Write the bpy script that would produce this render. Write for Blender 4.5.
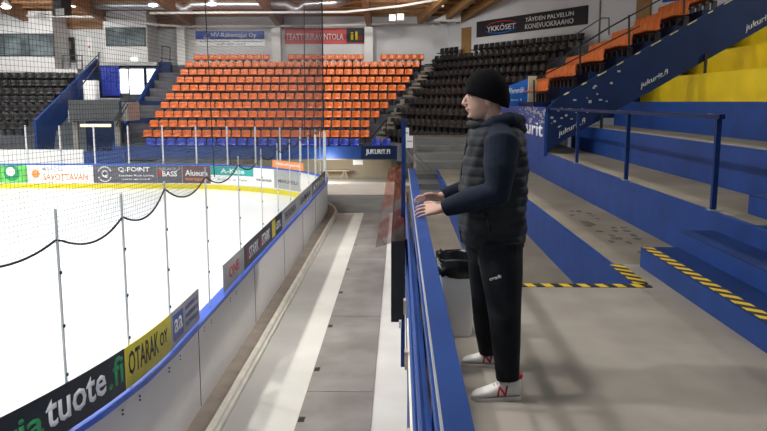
import bpy, bmesh, math, random
from mathutils import Vector, Matrix
random.seed(7)
S = bpy.context.scene
COL = S.collection
for o in list(bpy.data.objects): bpy.data.objects.remove(o)

# ------------------------------------------------------------------ camera
F = 760.0
PITCH, YAW, EYE = math.radians(8.5), math.radians(1.2), Vector((0, 0, 1.63))
cd = bpy.data.cameras.new('camera'); cam = bpy.data.objects.new('camera', cd); COL.objects.link(cam)
cd.sensor_width = 36; cd.lens = F / 767 * 36; cd.clip_end = 200
cam.location = EYE; cam.rotation_euler = (math.pi / 2 - PITCH, 0, YAW)
S.camera = cam
FW = Vector((-math.sin(YAW) * math.cos(PITCH), math.cos(YAW) * math.cos(PITCH), -math.sin(PITCH)))
RT = Vector((math.cos(YAW), math.sin(YAW), 0)); UP = RT.cross(FW)
def at(px, py, **k):
    """the point of the place seen at a photo position, on the plane x=, y= or z="""
    r = FW + RT * (px - 383.5) / F - UP * (py - 215.5) / F
    a, v = list(k.items())[0]; i = 'xyz'.index(a)
    return EYE + r * ((v - EYE[i]) / r[i])

# ------------------------------------------------------------------ world, lights, exposure
w = bpy.data.worlds.new('world'); S.world = w; w.use_nodes = True
w.node_tree.nodes['Background'].inputs[0].default_value = (0.80, 0.90, 1.0, 1)
w.node_tree.nodes['Background'].inputs[1].default_value = 0.30
S.view_settings.view_transform = 'Standard'; S.view_settings.look = 'None'
S.view_settings.exposure = 0.0; S.view_settings.gamma = 1; S.view_settings.use_curve_mapping = False
def area(name, loc, power, size, color=(1, .96, .9), target=None, spread=180):
    l = bpy.data.lights.new(name, 'AREA'); l.energy = power; l.shape = 'DISK'; l.size = size; l.color = color; l.spread = math.radians(spread)
    o = bpy.data.objects.new(name, l); COL.objects.link(o); o.location = loc
    if target: o.rotation_euler = (Vector(target) - Vector(loc)).to_track_quat('-Z', 'Y').to_euler()
    return o
for ix, x in enumerate((-7.5, -15, -23, -31)):
    for iy, y in enumerate((4.6, 12.5, 20.5, 28.5)):
        area('rink_light', (x, y, 8.6), 660, 0.6, (1, .985, .965), None, 162)
for x in (-20, -12.5, -5): area('stand_light', (x, 36.5, 8.0), 620, 0.8, (1, .98, .95), (x, 42, 1.5))
area('stand_light', (-22, 37.5, 7.2), 420, 0.8, (1, .98, .95), (-20, 47, 6.2))  # added fill aimed at the left back wall, no fixture here
area('stand_light', (0, 40, 6.6), 130, 0.8, (1, .98, .95), (0, 48, 7.2))  # added unseen lamp brightening the back wall and roof edge
area('stand_light', (-9, 40, 6.6), 90, 0.8, (1, .98, .95), (-9, 48, 7.2))  # second added wall fill, further left
area('underside_light', (-3.5, 36.6, -1.3), 45, 0.6, (1, .95, .86), (-3.2, 39.6, -2.0))
area('board_fill', (14, 12, 8.5), 480, 1.5, (1, .98, .95), (-2.5, 14, -1.6), 120)  # added unseen lamp aimed at the boards to brighten their outer face
area('terrace_light', (3.5, 0.5, 7.5), 40, 1.2, (1, .97, .93))
area('terrace_light', (5.0, 10, 8.5), 20, 1.2, (1, .97, .93))
for y in (4, 12, 20): area('corridor_fill', (-1.7, y, 8.4), 60, 1.0, (1, .985, .965), None, 55)  # added fill lifting the shaded corridor floor, no fixtures
try:
    S.cycles.transparent_max_bounces = 24
except Exception: pass

# ------------------------------------------------------------------ materials
MATS = {}
def pm(name, col, rough=.6, var=.08, scale=6., metal=0., bump=0., spec=.5, col2=None):
    m = bpy.data.materials.new(name); m.use_nodes = True
    nt = m.node_tree; b = nt.nodes['Principled BSDF']
    b.inputs['Roughness'].default_value = rough; b.inputs['Metallic'].default_value = metal
    b.inputs['Specular IOR Level'].default_value = spec
    tc = nt.nodes.new('ShaderNodeTexCoord'); nz = nt.nodes.new('ShaderNodeTexNoise')
    nz.inputs['Scale'].default_value = scale; nz.inputs['Detail'].default_value = 5
    nt.links.new(tc.outputs['Object'], nz.inputs['Vector'])
    rp = nt.nodes.new('ShaderNodeValToRGB'); nt.links.new(nz.outputs['Fac'], rp.inputs['Fac'])
    c2 = col2 or tuple(min(1, c * (1 + var)) for c in col); c1 = col if col2 else tuple(c * (1 - var) for c in col)
    rp.color_ramp.elements[0].color = (*c1, 1); rp.color_ramp.elements[0].position = .35
    rp.color_ramp.elements[1].color = (*c2, 1); rp.color_ramp.elements[1].position = .68
    nt.links.new(rp.outputs['Color'], b.inputs['Base Color'])
    if bump:
        bp = nt.nodes.new('ShaderNodeBump'); bp.inputs['Strength'].default_value = bump
        n2 = nt.nodes.new('ShaderNodeTexNoise'); n2.inputs['Scale'].default_value = scale * 8
        nt.links.new(tc.outputs['Object'], n2.inputs['Vector'])
        nt.links.new(n2.outputs['Fac'], bp.inputs['Height']); nt.links.new(bp.outputs['Normal'], b.inputs['Normal'])
    MATS[name] = m; return m
def srgb(r, g, b):
    f = lambda c: (c / 255 / 12.92) if c <= 10 else ((c / 255 + .055) / 1.055) ** 2.4
    return (f(r), f(g), f(b))
def emis(name, col, st):
    m = bpy.data.materials.new(name); m.use_nodes = True; b = m.node_tree.nodes['Principled BSDF']
    b.inputs['Base Color'].default_value = (*col, 1); b.inputs['Emission Color'].default_value = (*col, 1)
    b.inputs['Emission Strength'].default_value = st; return m
M_ICE = pm('ice', (.86, .9, .93), .25, .03, .6)
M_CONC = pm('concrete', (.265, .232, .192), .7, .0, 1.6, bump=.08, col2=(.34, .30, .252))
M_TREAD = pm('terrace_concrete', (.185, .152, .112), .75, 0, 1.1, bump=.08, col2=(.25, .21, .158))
M_BLUE = pm('blue_paint', (.012, .048, .205), .5, .14, 2.5, spec=.25)
M_NAVY = pm('navy_paint', (.005, .017, .066), .55, .15, 2, spec=.2)
M_DKBLUE = pm('dark_blue_paint', (.008, .03, .13), .6, .15, 2, spec=.2)
M_YEL = pm('yellow_paint', (.86, .60, .010), .5, .08, 1.5)
M_WALL = pm('white_wall', (.70, .70, .70), .8, .04, .8)
M_WHITE = pm('white_paint', (.75, .74, .71), .5, .04, 2)
M_BOARD = pm('board_plastic', (.73, .70, .65), .4, .03, 1)
M_FLOORW = pm('white_floor_paint', (.58, .55, .49), .6, 0, .9, col2=(.66, .63, .57))
M_RUB = pm('rubber_mat', (.20, .175, .155), .8, 0, 1.3, bump=.1, col2=(.29, .26, .235))
M_RUBD = pm('dark_rubber_mat', (.14, .15, .15), .8, 0, 1, col2=(.2, .21, .21))
M_KERB = pm('kerb_concrete', (.27, .22, .18), .8, .15, 3)
M_CREAM = pm('cream_rail', (.78, .73, .60), .5, .1, 4)
M_BLACK = pm('black_metal', (.008, .008, .01), .4, .1)
M_GREYM = pm('grey_metal', (.13, .13, .125), .5, .1, 2, metal=.2)
M_GREYL = pm('light_grey_metal', (.23, .225, .21), .5, .1, 2)
M_ALU = pm('aluminium', (.62, .63, .65), .35, .04, 3, metal=.6)
M_OR = pm('orange_plastic', (.60, .125, .012), .32, .06, 3)
M_SBLK = pm('black_plastic', (.006, .0057, .0055), .45, .1, 3, spec=.3)
M_SBLU = pm('blue_plastic', (.02, .045, .40), .32, .06, 3)
M_WOODC = pm('orange_wood', (.62, .32, .09), .6, 0, 1.4, col2=(.76, .45, .16))
M_BEAM = pm('brown_beam', (.26, .125, .05), .6, .2, 1.2)
M_BROWN = pm('brown_wood', (.33, .18, .06), .6, .12, 2)
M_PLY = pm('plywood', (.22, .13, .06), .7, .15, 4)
M_BATTEN = pm('batten_wood', (.50, .42, .30), .7, .12, 5)
M_POST = pm('pale_post', (.62, .63, .64), .4, .03)
M_FOIL = pm('duct_metal', (.62, .63, .64), .3, .06, 2, metal=.8)
M_CAPB = pm('cap_blue', (.03, .11, .55), .35, .08, 2)
M_WINF = pm('dark_frame', (.05, .055, .06), .5)
M_SKIN = pm('skin', (.56, .33, .25), .55, .06, 20)
M_LIP = pm('lips', (.42, .17, .14), .5)
M_EYEW = pm('eye_white', (.7, .7, .7), .3); M_IRIS = pm('iris', (.05, .06, .07), .3)
M_HAIR = pm('brow_hair', (.07, .045, .03), .8)
M_BEANIE = pm('black_knit', (.006, .006, .007), .95, .2, 60, bump=.4, spec=.1)
M_VEST = pm('quilted_nylon', (.012, .0145, .018), .7, .15, 12, bump=.15, spec=.3)
M_JACK = pm('navy_fabric', (.010, .014, .027), .85, .15, 30, bump=.2, spec=.2)
M_TROU = pm('black_track_fabric', (.008, .009, .012), .8, .15, 20, bump=.15, spec=.2)
M_SHOE = pm('white_leather', (.72, .69, .64), .5, .04, 10)
M_SOLE = pm('shoe_sole', (.55, .50, .45), .6, .06, 10)
M_RED = pm('red_trim', (.45, .02, .035), .5)
M_BIN = pm('bin_plastic', (.80, .80, .78), .45, .04, 3)
M_BAG = pm('black_bag', (.008, .008, .009), .25, .2, 9, bump=.3)
M_ROPE = pm('black_rope', (.006, .006, .007), .8)
M_NET = pm('net_cord', (.02, .02, .028), .8)
M_TEXTW = pm('white_letter', (.82, .82, .82), .5, .02)
M_TEXTK = pm('black_letter', (.012, .012, .012), .5)
M_TEXTG = pm('green_letter', (.02, .26, .09), .5)
M_TEXTR = pm('red_letter', (.55, .03, .02), .5)
M_TEXTO = pm('orange_letter', (.8, .28, .08), .5)
M_TEXTB = pm('blue_letter', (.02, .06, .3), .5)
M_TEXTY = pm('yellow_letter', (.8, .65, .03), .5)
M_ADK = pm('ad_black', (.010, .014, .018), .4); M_ADY = pm('ad_yellow', (.66, .56, .02), .4, .05)
M_ADG = pm('ad_grey', (.36, .36, .36), .4); M_ADW = pm('ad_white', (.86, .86, .85), .4, .03)
M_ADDG = pm('ad_dark_grey', (.10, .10, .115), .4); M_ADGR = pm('ad_green', (.13, .50, .10), .4, .3, 1.2)
M_ADT = pm('ad_teal', (.03, .36, .33), .4); M_ADB = pm('ad_blue', (.02, .07, .36), .4)
M_ADR = pm('ad_red', (.55, .035, .03), .45); M_ADNB = pm('banner_black', (.012, .013, .02), .6)
M_SKYBL = pm('banner_blue', (.02, .16, .62), .5, .1, 2)
M_LAMP = emis('lamp_lens', (1, .97, .9), 14); M_DAY = emis('daylight_pane', (.95, .98, 1), 3.2)
M_STRIP = emis('lit_underside', (1, .78, .42), 1.6)  # glow standing for light on the platform's underside
def glass_mat(name, tint, refl):
    m = bpy.data.materials.new(name); m.use_nodes = True; nt = m.node_tree; nt.nodes.clear()
    o = nt.nodes.new('ShaderNodeOutputMaterial'); mx = nt.nodes.new('ShaderNodeMixShader')
    t = nt.nodes.new('ShaderNodeBsdfTransparent'); t.inputs[0].default_value = (*tint, 1)
    g = nt.nodes.new('ShaderNodeBsdfGlossy'); g.inputs['Roughness'].default_value = .03
    mx.inputs[0].default_value = refl
    nt.links.new(t.outputs[0], mx.inputs[1]); nt.links.new(g.outputs[0], mx.inputs[2])
    nt.links.new(mx.outputs[0], o.inputs[0]); return m
M_GLASS = glass_mat('rink_glass', (.985, .995, .99), .018)
M_PLEX = glass_mat('clear_plexiglass', (.86, .80, .81), .17)
M_WING = pm('window_glass', (.13, .16, .17), .08, .5, 1.2)
def stripe_mat(name, axis, per, slant):
    m = bpy.data.materials.new(name); m.use_nodes = True; nt = m.node_tree; b = nt.nodes['Principled BSDF']
    b.inputs['Roughness'].default_value = .6
    tc = nt.nodes.new('ShaderNodeTexCoord'); sp = nt.nodes.new('ShaderNodeSeparateXYZ'); nt.links.new(tc.outputs['Object'], sp.inputs[0])
    def mth(op, a, bb):
        n = nt.nodes.new('ShaderNodeMath'); n.operation = op
        for i, v in enumerate((a, bb)):
            if isinstance(v, (int, float)): n.inputs[i].default_value = v
            else: nt.links.new(v, n.inputs[i])
        return n.outputs[0]
    a, c = (sp.outputs[0], sp.outputs[1]) if axis == 'x' else (sp.outputs[1], sp.outputs[0])
    v = mth('FRACT', mth('ADD', mth('DIVIDE', mth('ADD', a, mth('MULTIPLY', c, slant)), per), 50.0), 0)
    s = mth('GREATER_THAN', v, .5)
    mx = nt.nodes.new('ShaderNodeMix'); mx.data_type = 'RGBA'; nt.links.new(s, mx.inputs[0])
    mx.inputs[6].default_value = (.012, .012, .012, 1); mx.inputs[7].default_value = (.70, .47, .02, 1)
    nt.links.new(mx.outputs[2], b.inputs['Base Color']); return m
M_TAPEX = stripe_mat('hazard_tape_across', 'x', .16, .25)
M_TAPEY = stripe_mat('hazard_tape_along', 'y', .19, .9)

# ------------------------------------------------------------------ mesh helpers
def new_bm(): return bmesh.new()
def link(name, bm, mats, parent=None, smooth=False):
    me = bpy.data.meshes.new(name)
    if not isinstance(mats, (list, tuple)): mats = [mats]
    for m in mats: me.materials.append(m)
    bmesh.ops.recalc_face_normals(bm, faces=bm.faces); bm.to_mesh(me); bm.free()
    if smooth:
        for p in me.polygons: p.use_smooth = True
    o = bpy.data.objects.new(name, me); COL.objects.link(o)
    if parent is not None:
        o.parent = parent; o.matrix_parent_inverse = parent.matrix_basis.inverted()
    return o
def tag(o, label=None, cat=None, group=None, kind=None):
    if label: o['label'] = label
    if cat: o['category'] = cat
    if group: o['group'] = group
    if kind: o['kind'] = kind
    return o
def struct(o, label=None): o['kind'] = 'structure'; return o
def thing(name, label, cat, loc=(0, 0, 0), group=None):
    o = bpy.data.objects.new(name, None); COL.objects.link(o); o.location = loc; o.empty_display_size = .1
    return tag(o, label, cat, group)
def box(bm, x0, x1, y0, y1, z0, z1, mi=0):
    v = [bm.verts.new((x, y, z)) for z in (z0, z1) for y in (y0, y1) for x in (x0, x1)]
    for q in ((0, 1, 3, 2), (4, 5, 7, 6), (0, 1, 5, 4), (2, 3, 7, 6), (0, 2, 6, 4), (1, 3, 7, 5)):
        bm.faces.new([v[i] for i in q]).material_index = mi
def obox(bm, c, ux, uy, uz, hx, hy, hz, mi=0):
    c = Vector(c); ux = Vector(ux).normalized() * hx; uy = Vector(uy).normalized() * hy; uz = Vector(uz).normalized() * hz
    v = [bm.verts.new(c + ux * a + uy * b + uz * d) for d in (-1, 1) for b in (-1, 1) for a in (-1, 1)]
    for q in ((0, 1, 3, 2), (4, 5, 7, 6), (0, 1, 5, 4), (2, 3, 7, 6), (0, 2, 6, 4), (1, 3, 7, 5)):
        bm.faces.new([v[i] for i in q]).material_index = mi
def bar(bm, a, b, wd, ht, mi=0):
    a, b = Vector(a), Vector(b); d = (b - a); up = Vector((0, 0, 1)) if abs(d.normalized().z) < .95 else Vector((0, 1, 0))
    s = d.cross(up).normalized(); u = s.cross(d).normalized()
    obox(bm, (a + b) / 2, d, s, u, d.length / 2, wd / 2, ht / 2, mi)
def ringverts(bm, c, u, v, a, b, n, pw=2.):
    out = []
    for i in range(n):
        t = 2 * math.pi * i / n; ct, st = math.cos(t), math.sin(t)
        e = 2 / pw
        out.append(bm.verts.new(c + u * a * math.copysign(abs(ct) ** e, ct) + v * b * math.copysign(abs(st) ** e, st)))
    return out
def skin_rings(bm, rings, cap=True, mi=0):
    n = len(rings[0])
    for r0, r1 in zip(rings, rings[1:]):
        for i in range(n):
            bm.faces.new((r0[i], r0[(i + 1) % n], r1[(i + 1) % n], r1[i])).material_index = mi
    if cap:
        bm.faces.new(rings[0][::-1]).material_index = mi; bm.faces.new(rings[-1]).material_index = mi
def tube(bm, pts, rad, n=8, mi=0, flat=1.):
    pts = [Vector(p) for p in pts]
    if not isinstance(rad, (list, tuple)): rad = [rad] * len(pts)
    rings = []; prev = None
    for i, p in enumerate(pts):
        d = (pts[min(i + 1, len(pts) - 1)] - pts[max(i - 1, 0)]).normalized()
        if prev is None:
            ref = Vector((0, 0, 1)) if abs(d.z) < .9 else Vector((0, 1, 0)); u = d.cross(ref).normalized()
        else: u = (prev - d * prev.dot(d)).normalized()
        prev = u; v = d.cross(u)
        rings.append(ringverts(bm, p, u, v, rad[i], rad[i] * flat, n))
    skin_rings(bm, rings, True, mi)
def ellipsoid(bm, c, r, n=16, rot=None):
    mt = Matrix.Translation(Vector(c)) @ (rot or Matrix.Identity(4)) @ Matrix.Diagonal((*r, 1))
    bmesh.ops.create_uvsphere(bm, u_segments=n, v_segments=max(6, n * 2 // 3), radius=1, matrix=mt)
def prism(bm, poly, ax, a0, a1, mi=0):
    """polygon in the two other axes pushed along axis ax"""
    def P(q, t):
        return {'x': (t, q[0], q[1]), 'y': (q[0], t, q[1]), 'z': (q[0], q[1], t)}[ax]
    A = [bm.verts.new(P(q, a0)) for q in poly]; B = [bm.verts.new(P(q, a1)) for q in poly]
    n = len(poly)
    bm.faces.new(A).material_index = mi; bm.faces.new(B[::-1]).material_index = mi
    for i in range(n): bm.faces.new((A[i], B[i], B[(i + 1) % n], A[(i + 1) % n])).material_index = mi
def quick(name, mat, parent, *boxes):
    bm = new_bm()
    for b in boxes: box(bm, *b)
    return link(name, bm, mat, parent)
def evald(o):
    dg = bpy.context.evaluated_depsgraph_get(); return bpy.data.meshes.new_from_object(o.evaluated_get(dg))
def fuse(o, vox, smooth_it=4, fac=.5):
    m = o.modifiers.new('r', 'REMESH'); m.mode = 'VOXEL'; m.voxel_size = vox
    s = o.modifiers.new('s', 'SMOOTH'); s.iterations = smooth_it; s.factor = fac
    me = evald(o); old = o.data; mats = [x for x in old.materials]; o.modifiers.clear(); o.data = me
    me.materials.clear()
    for x in mats: me.materials.append(x)
    for p in me.polygons: p.use_smooth = True; p.material_index = 0
    bpy.data.meshes.remove(old)
def text(name, body, org, xd, up, width, height, mat, parent, shear=0., lift=.004, bold=.018):
    """lettering whose lower left corner is org, fitted to width x height"""
    c = bpy.data.curves.new('t', 'FONT'); c.body = body; c.extrude = 0; c.offset = bold; c.shear = shear; c.resolution_u = 2
    t = bpy.data.objects.new('t', c); COL.objects.link(t); bpy.context.view_layer.update()
    me = evald(t); bpy.data.objects.remove(t)
    xs = [v.co.x for v in me.vertices]; ys = [v.co.y for v in me.vertices]
    x0, x1, y0, y1 = min(xs), max(xs), min(ys), max(ys)
    xd = Vector(xd).normalized(); up = Vector(up).normalized(); nn = xd.cross(up); org = Vector(org)
    bm = new_bm(); bm.from_mesh(me)
    for v in bm.verts:
        v.co = org + xd * (v.co.x - x0) / (x1 - x0) * width + up * (v.co.y - y0) / (y1 - y0) * height + nn * lift
    r = bmesh.ops.extrude_face_region(bm, geom=bm.faces[:])
    for v in [g for g in r['geom'] if isinstance(g, bmesh.types.BMVert)]: v.co -= nn * (lift * .8)
    bpy.data.meshes.remove(me)
    return link(name, bm, mat, parent)
ORD = ['zeroth', 'first', 'second', 'third', 'fourth', 'fifth', 'sixth', 'seventh', 'eighth', 'ninth', 'tenth', 'eleventh', 'twelfth',
       'thirteenth', 'fourteenth', 'fifteenth', 'sixteenth', 'seventeenth', 'eighteenth', 'nineteenth', 'twentieth', 'twenty-first',
       'twenty-second', 'twenty-third', 'twenty-fourth', 'twenty-fifth', 'twenty-sixth', 'twenty-seventh', 'twenty-eighth', 'twenty-ninth', 'thirtieth']
X, Y, Z = Vector((1, 0, 0)), Vector((0, 1, 0)), Vector((0, 0, 1))

# ================================================================== LARGE STRUCTURE
ZI, ZC = -2.2, -2.3          # ice, corridor floor
bm = new_bm(); box(bm, -34, .12, -4, 41.5, ZC - .2, ZC); struct(link('floor', bm, M_FLOORW))
# rubber walkway in the corridor, laid in lengths
for i, (y0, y1) in enumerate(((1, 9.9), (9.92, 13.6), (13.62, 19), (19.02, 26.8))):
    o = quick('rubber_mat', M_RUB, None, (-1.26, -.34, y0, y1, ZC, ZC + .012))
    tag(o, 'brown rubber walkway mat in the corridor, %s length from the camera' % ORD[i + 1], 'mat', 'rubber mats along the corridor')
    for yy in {0: (7.4, 8.9), 1: (10.7, 12.9), 2: (15.3, 17.5), 3: (20.6,)}[i]:
        quick('grip_slot', M_BLACK, o, (-1.25, -1.17, yy, yy + .16, ZC + .0121, ZC + .014))
o = quick('rubber_mat', M_RUBD, None, (-4.6, .05, 26.9, 32.2, ZC, ZC + .014)); tag(o, 'wide dark grey rubber mat across the far end of the corridor', 'mat')
o = quick('corridor_floor', M_FLOORW, None, (-12, 2.6, 32.22, 41, ZC, ZC + .01)); struct(o)

# board line: straight end boards with a rounded corner at both ends
def path(off=0., far=True, y_from=-1.0):
    """(point, outward normal) along the outer face of the boards, from the camera towards the far side"""
    out = []
    R0 = 9.5; c0 = Vector((-2.5 - R0, 8.1))
    a = math.asin(min(1, (8.1 - y_from) / R0)); n = 14
    for i in range(n):
        t = -a + a * i / n
        nrm = Vector((math.cos(t), math.sin(t))); out.append((c0 + nrm * (R0 + off), nrm))
    for i in range(13):
        out.append((Vector((-2.5 + off, 8.1 + (25.9 - 8.1) * i / 12)), Vector((1, 0))))
    if far:
        R1 = 7.8; c1 = Vector((-2.5 - R1, 25.9))
        for i in range(1, 17):
            t = math.pi / 2 * i / 16; nrm = Vector((math.cos(t), math.sin(t))); out.append((c1 + nrm * (R1 + off), nrm))
        for i in range(1, 9): out.append((Vector((-2.5 - R1 - 3 * i, 25.9 + R1 + off)), Vector((0, 1))))
    return out
def sweep(bm, pts, prof, mi=0):
    """profile [(outward, z)] swept along the board line"""
    rows = [[bm.verts.new((p.x + n.x * a, p.y + n.y * a, z)) for a, z in prof] for p, n in pts]
    k = len(prof)
    for r0, r1 in zip(rows, rows[1:]):
        for i in range(k): bm.faces.new((r0[i], r0[(i + 1) % k], r1[(i + 1) % k], r1[i])).material_index = mi
    bm.faces.new(rows[0]).material_index = mi; bm.faces.new(rows[-1][::-1]).material_index = mi
PB = path()
bm = new_bm()
inner = [(p - n * .1) for p, n in PB]
vs = [bm.verts.new((p.x, p.y, ZI)) for p in inner] + [bm.verts.new((-33.5, inner[-1].y, ZI)), bm.verts.new((-33.5, inner[0].y, ZI))]
bm.faces.new(vs); struct(link('ice_floor', bm, M_ICE))
brd = thing('dasher_boards', 'white rink boards with a blue cap rail and yellow kick plate', 'rink boards', (-2.5, 16, ZC))
bm = new_bm(); sweep(bm, PB, [(0, ZI), (0, -1.14), (-.10, -1.14), (-.10, ZI)]); link('board_panel', bm, M_BOARD, brd)
bm = new_bm(); sweep(bm, PB, [(.03, -1.155), (.03, -1.10), (-.13, -1.10), (-.13, -1.155)]); link('cap_rail', bm, M_CAPB, brd)
bm = new_bm(); sweep(bm, PB, [(-.10, ZI), (-.10, ZI + .2), (-.115, ZI + .2), (-.115, ZI)]); link('kick_plate', bm, M_ADY, brd)
bm = new_bm()
for y in (9.1, 12.8, 16.2, 19.4, 22.4): box(bm, -2.503, -2.494, y, y + .012, ZI + .02, -1.16)
link('panel_joint', bm, M_GREYM, brd)
bm = new_bm()
for y in (6.75, 7.1, 7.9, 8.3, 9.4, 9.75, 10.9, 11.3):
    xx = -2.5 - (max(0, 8.1 - y) ** 2) / 19
    for z in (-1.24, -1.28): obox(bm, (xx, y, z), X, Y, Z, .006, .008, .008)
link('bolt', bm, M_BLACK, brd)
PK = path(far=True)
bm = new_bm(); sweep(bm, PK[:42], [(0, ZC), (0, ZI), (.23, ZI - .02), (.23, ZC)]); tag(link('base_kerb', bm, M_KERB), 'brown concrete kerb at the foot of the rink boards', 'kerb')
bm = new_bm(); sweep(bm, PK[:42], [(.235, ZC), (.235, ZC + .12), (.26, ZC + .15), (.30, ZC + .15), (.325, ZC + .12), (.325, ZC + .07), (.36, ZC + .05), (.36, ZC)])
tag(link('rounded_rail', bm, M_CREAM), 'cream rounded rail running along the kerb beside the corridor', 'rail')

# hall walls and roof
YW = 48.6
bm = new_bm(); box(bm, -34, 3.0, YW, YW + .2, ZC, 7.2); struct(link('wall_back', bm, M_WALL))
Uw = Vector((4.62, -7.8, 0)).normalized(); Nw = Vector((Uw.y, -Uw.x, 0))      # right hand wall: along, towards the rink
W0 = Vector((3.0, YW, 0))
bm = new_bm(); c = W0 + Uw * 17 - Nw * .1; obox(bm, (c.x, c.y, 4.6), Uw, Nw, Z, 17.2, .1, 6); struct(link('wall_right', bm, M_WALL))
bm = new_bm(); prism(bm, [(YW + .3, 6.9), (34, 8.488), (34, 8.688), (YW + .3, 7.1)], 'x', -34, 22); struct(link('ceiling', bm, M_WOODC))
bm = new_bm(); prism(bm, [(33.99, 8.489), (14, 10.6), (-8, 10.6), (-8, 10.8), (14, 10.8), (33.99, 8.689)], 'x', -34, 22); struct(link('ceiling', bm, pm('grey_roof_deck', (.34, .35, .36), .8, .08, 1)))  # unseen roof part, made grey to cut orange bounce light

# terraces on the camera's side (x = across, rising to the right)
RX = [.13, 1.19, 2.12, 3.12, 4.15, 5.16, 6.2, 7.2, 8.2, 9.2, 10.2]
RZ = [-1.1, -.55, 0., .54, 1.08, 1.63, 2.2, 2.78, 3.36, 3.94]
def terrace_run(y0, y1, k0):
    tr, rs, ye = new_bm(), new_bm(), new_bm()
    for k in range(k0, len(RZ)):
        xa, xb, z = RX[k], RX[k + 1], RZ[k]
        y_ = 24.9 if k < 3 else (23.5 if k == 3 else 18.55 if k < 6 else 19.95)
        b = ye if k >= 6 else rs
        box(b, xa, xa + .06, y0, y_, (RZ[k - 1] if k > 0 else ZC) - .02, z + .004)
        box(ye if k >= 6 else tr, xa + .06, xb, y0, y_, z - .3, z)
    return tr, rs, ye
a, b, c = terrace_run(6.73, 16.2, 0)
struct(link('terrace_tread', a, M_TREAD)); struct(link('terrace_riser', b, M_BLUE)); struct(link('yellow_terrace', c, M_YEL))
# floor the man stands on, front face of the stair aisle
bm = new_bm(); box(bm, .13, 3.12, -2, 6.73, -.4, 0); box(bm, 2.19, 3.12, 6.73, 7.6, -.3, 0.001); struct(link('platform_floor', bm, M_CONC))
bm = new_bm(); box(bm, .13, .16, -2, 6.73, ZC, -.02); struct(link('platform_wall', bm, M_BLUE))
# aisle steps, one thing
st = thing('aisle_steps', 'blue painted aisle steps with hazard tape climbing to the right', 'steps', (2.4, 5, 0))
for x0, x1, z0, z1 in ((2.41, 3.12, 0, .2), (2.77, 3.12, .2, .37), (3.44, 4.15, .54, .73), (3.8, 4.15, .73, .9), (4.5, 5.16, 1.08, 1.27), (4.83, 5.16, 1.27, 1.45)):
    bm = new_bm(); box(bm, x0, x1, 1.5, 7.5, z0, z1 - .012, 0); box(bm, x0, x1, 1.5, 7.5, z1 - .012, z1, 1)
    link('step', bm, [M_BLUE, M_DKBLUE], st)
bm = new_bm()
for k in (3, 4, 5):
    box(bm, RX[k], RX[k] + .05, 1.5, 6.73, RZ[k - 1] - .02, RZ[k], 0); box(bm, RX[k] + .05, RX[k + 1], 1.5, 7.5 if k > 3 else 6.73, RZ[k] - .05, RZ[k] + .006, 1)
for k in (6, 7, 8): box(bm, RX[k], RX[k + 1], 1.5, 6.73, RZ[k - 1] - .02, RZ[k], 0)
struct(link('aisle_terrace', bm, [M_BLUE, M_DKBLUE]))
def tape(label, mat, *b): tag(quick('hazard_tape', mat, None, b), label, 'tape')
tape('black and yellow tape across the floor edge behind the man', M_TAPEX, .42, 2.25, 6.62, 6.735, .0015, .006)
tape('short black and yellow tape along the blue terrace edge', M_TAPEY, 2.125, 2.25, 6.74, 7.55, .0055, .0095)
tape('black and yellow tape on the front edge of the lowest blue step', M_TAPEY, 2.41, 2.51, 1.6, 7.45, .2002, .205)
# far side block: parapet wall and blue front
par = thing('stair_parapet', 'dark blue slanting stair parapet with peeling white lettering', 'parapet', (3.12, 16.3, .54))
bm = new_bm(); prism(bm, [(3.12, .57), (3.12, 1.52), (3.36, 1.73), (10.2, 5.68), (10.2, 4.7), (4.93, 1.67), (3.3, .72)], 'y', 16.2, 16.32); link('side_panel', bm, M_NAVY, par)
bm = new_bm(); box(bm, 3.06, 3.12, 16.2, 23.5, .5, 1.52); link('front_panel', bm, M_BLUE, par)
def slant_text(nm, body, x, z, wd, ht, mat, dx=.54):
    d = Vector((1, 0, dx)).normalized(); text(nm, body, (x, 16.2, z), d, Z, wd, ht, mat, par)
slant_text('lettering', 'jukurit.fi', 5.03, 1.87, .62, .16, M_ADG); slant_text('lettering', 'jukurit.fi', 7.12, 3.02, .66, .18, M_ADG)
slant_text('lettering', 'jukurit.fi', 3.36, .86, .62, .16, M_ADG)
text('lettering', 'jukurit', (3.06, 20.4, .78), -Y, Z, 4.0, .42, M_TEXTW, par)
bm = new_bm()
for i in range(26):
    x = random.uniform(3.15, 4.6); z = 1.5 + (x - 3.12) * .56 - random.uniform(.02, .62) if i % 2 else .62 + (x - 3.12) * .56 + random.uniform(.3, .8)
    r = random.uniform(.012, .035); obox(bm, (x, 16.197, z), X, Y, Z, r, .002, r * random.uniform(.4, 1))
for i in range(60):
    obox(bm, (3.057, random.uniform(16.2, 20), 1.5 - abs(random.gauss(0, .25))), X, Y, Z, .002, random.uniform(.02, .14), random.uniform(.01, .035))
link('peeling_patch', bm, M_ADG, par)['kind'] = 'stuff'
bm = new_bm()
for i in range(13):
    x = 3.5 + i * .36; d = Vector((1, 0, .56)); obox(bm, (x, 16.26, 1.80 + (x - 3.5) * .575), d, Y, Z, random.uniform(.05, .12), .065, .012)
link('edge_patch', bm, pm('worn_yellow', (.5, .45, .2), .7, .3, 5), par)['kind'] = 'stuff'
bm = new_bm()
for x, z0, z1 in ((4.24, 1.08, 1.4), (6.33, 2.2, 2.62), (8.3, 3.36, 3.75)): box(bm, x - .025, x + .025, 16.14, 16.19, z0, z1)
link('post', bm, M_BLACK, par)

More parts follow.
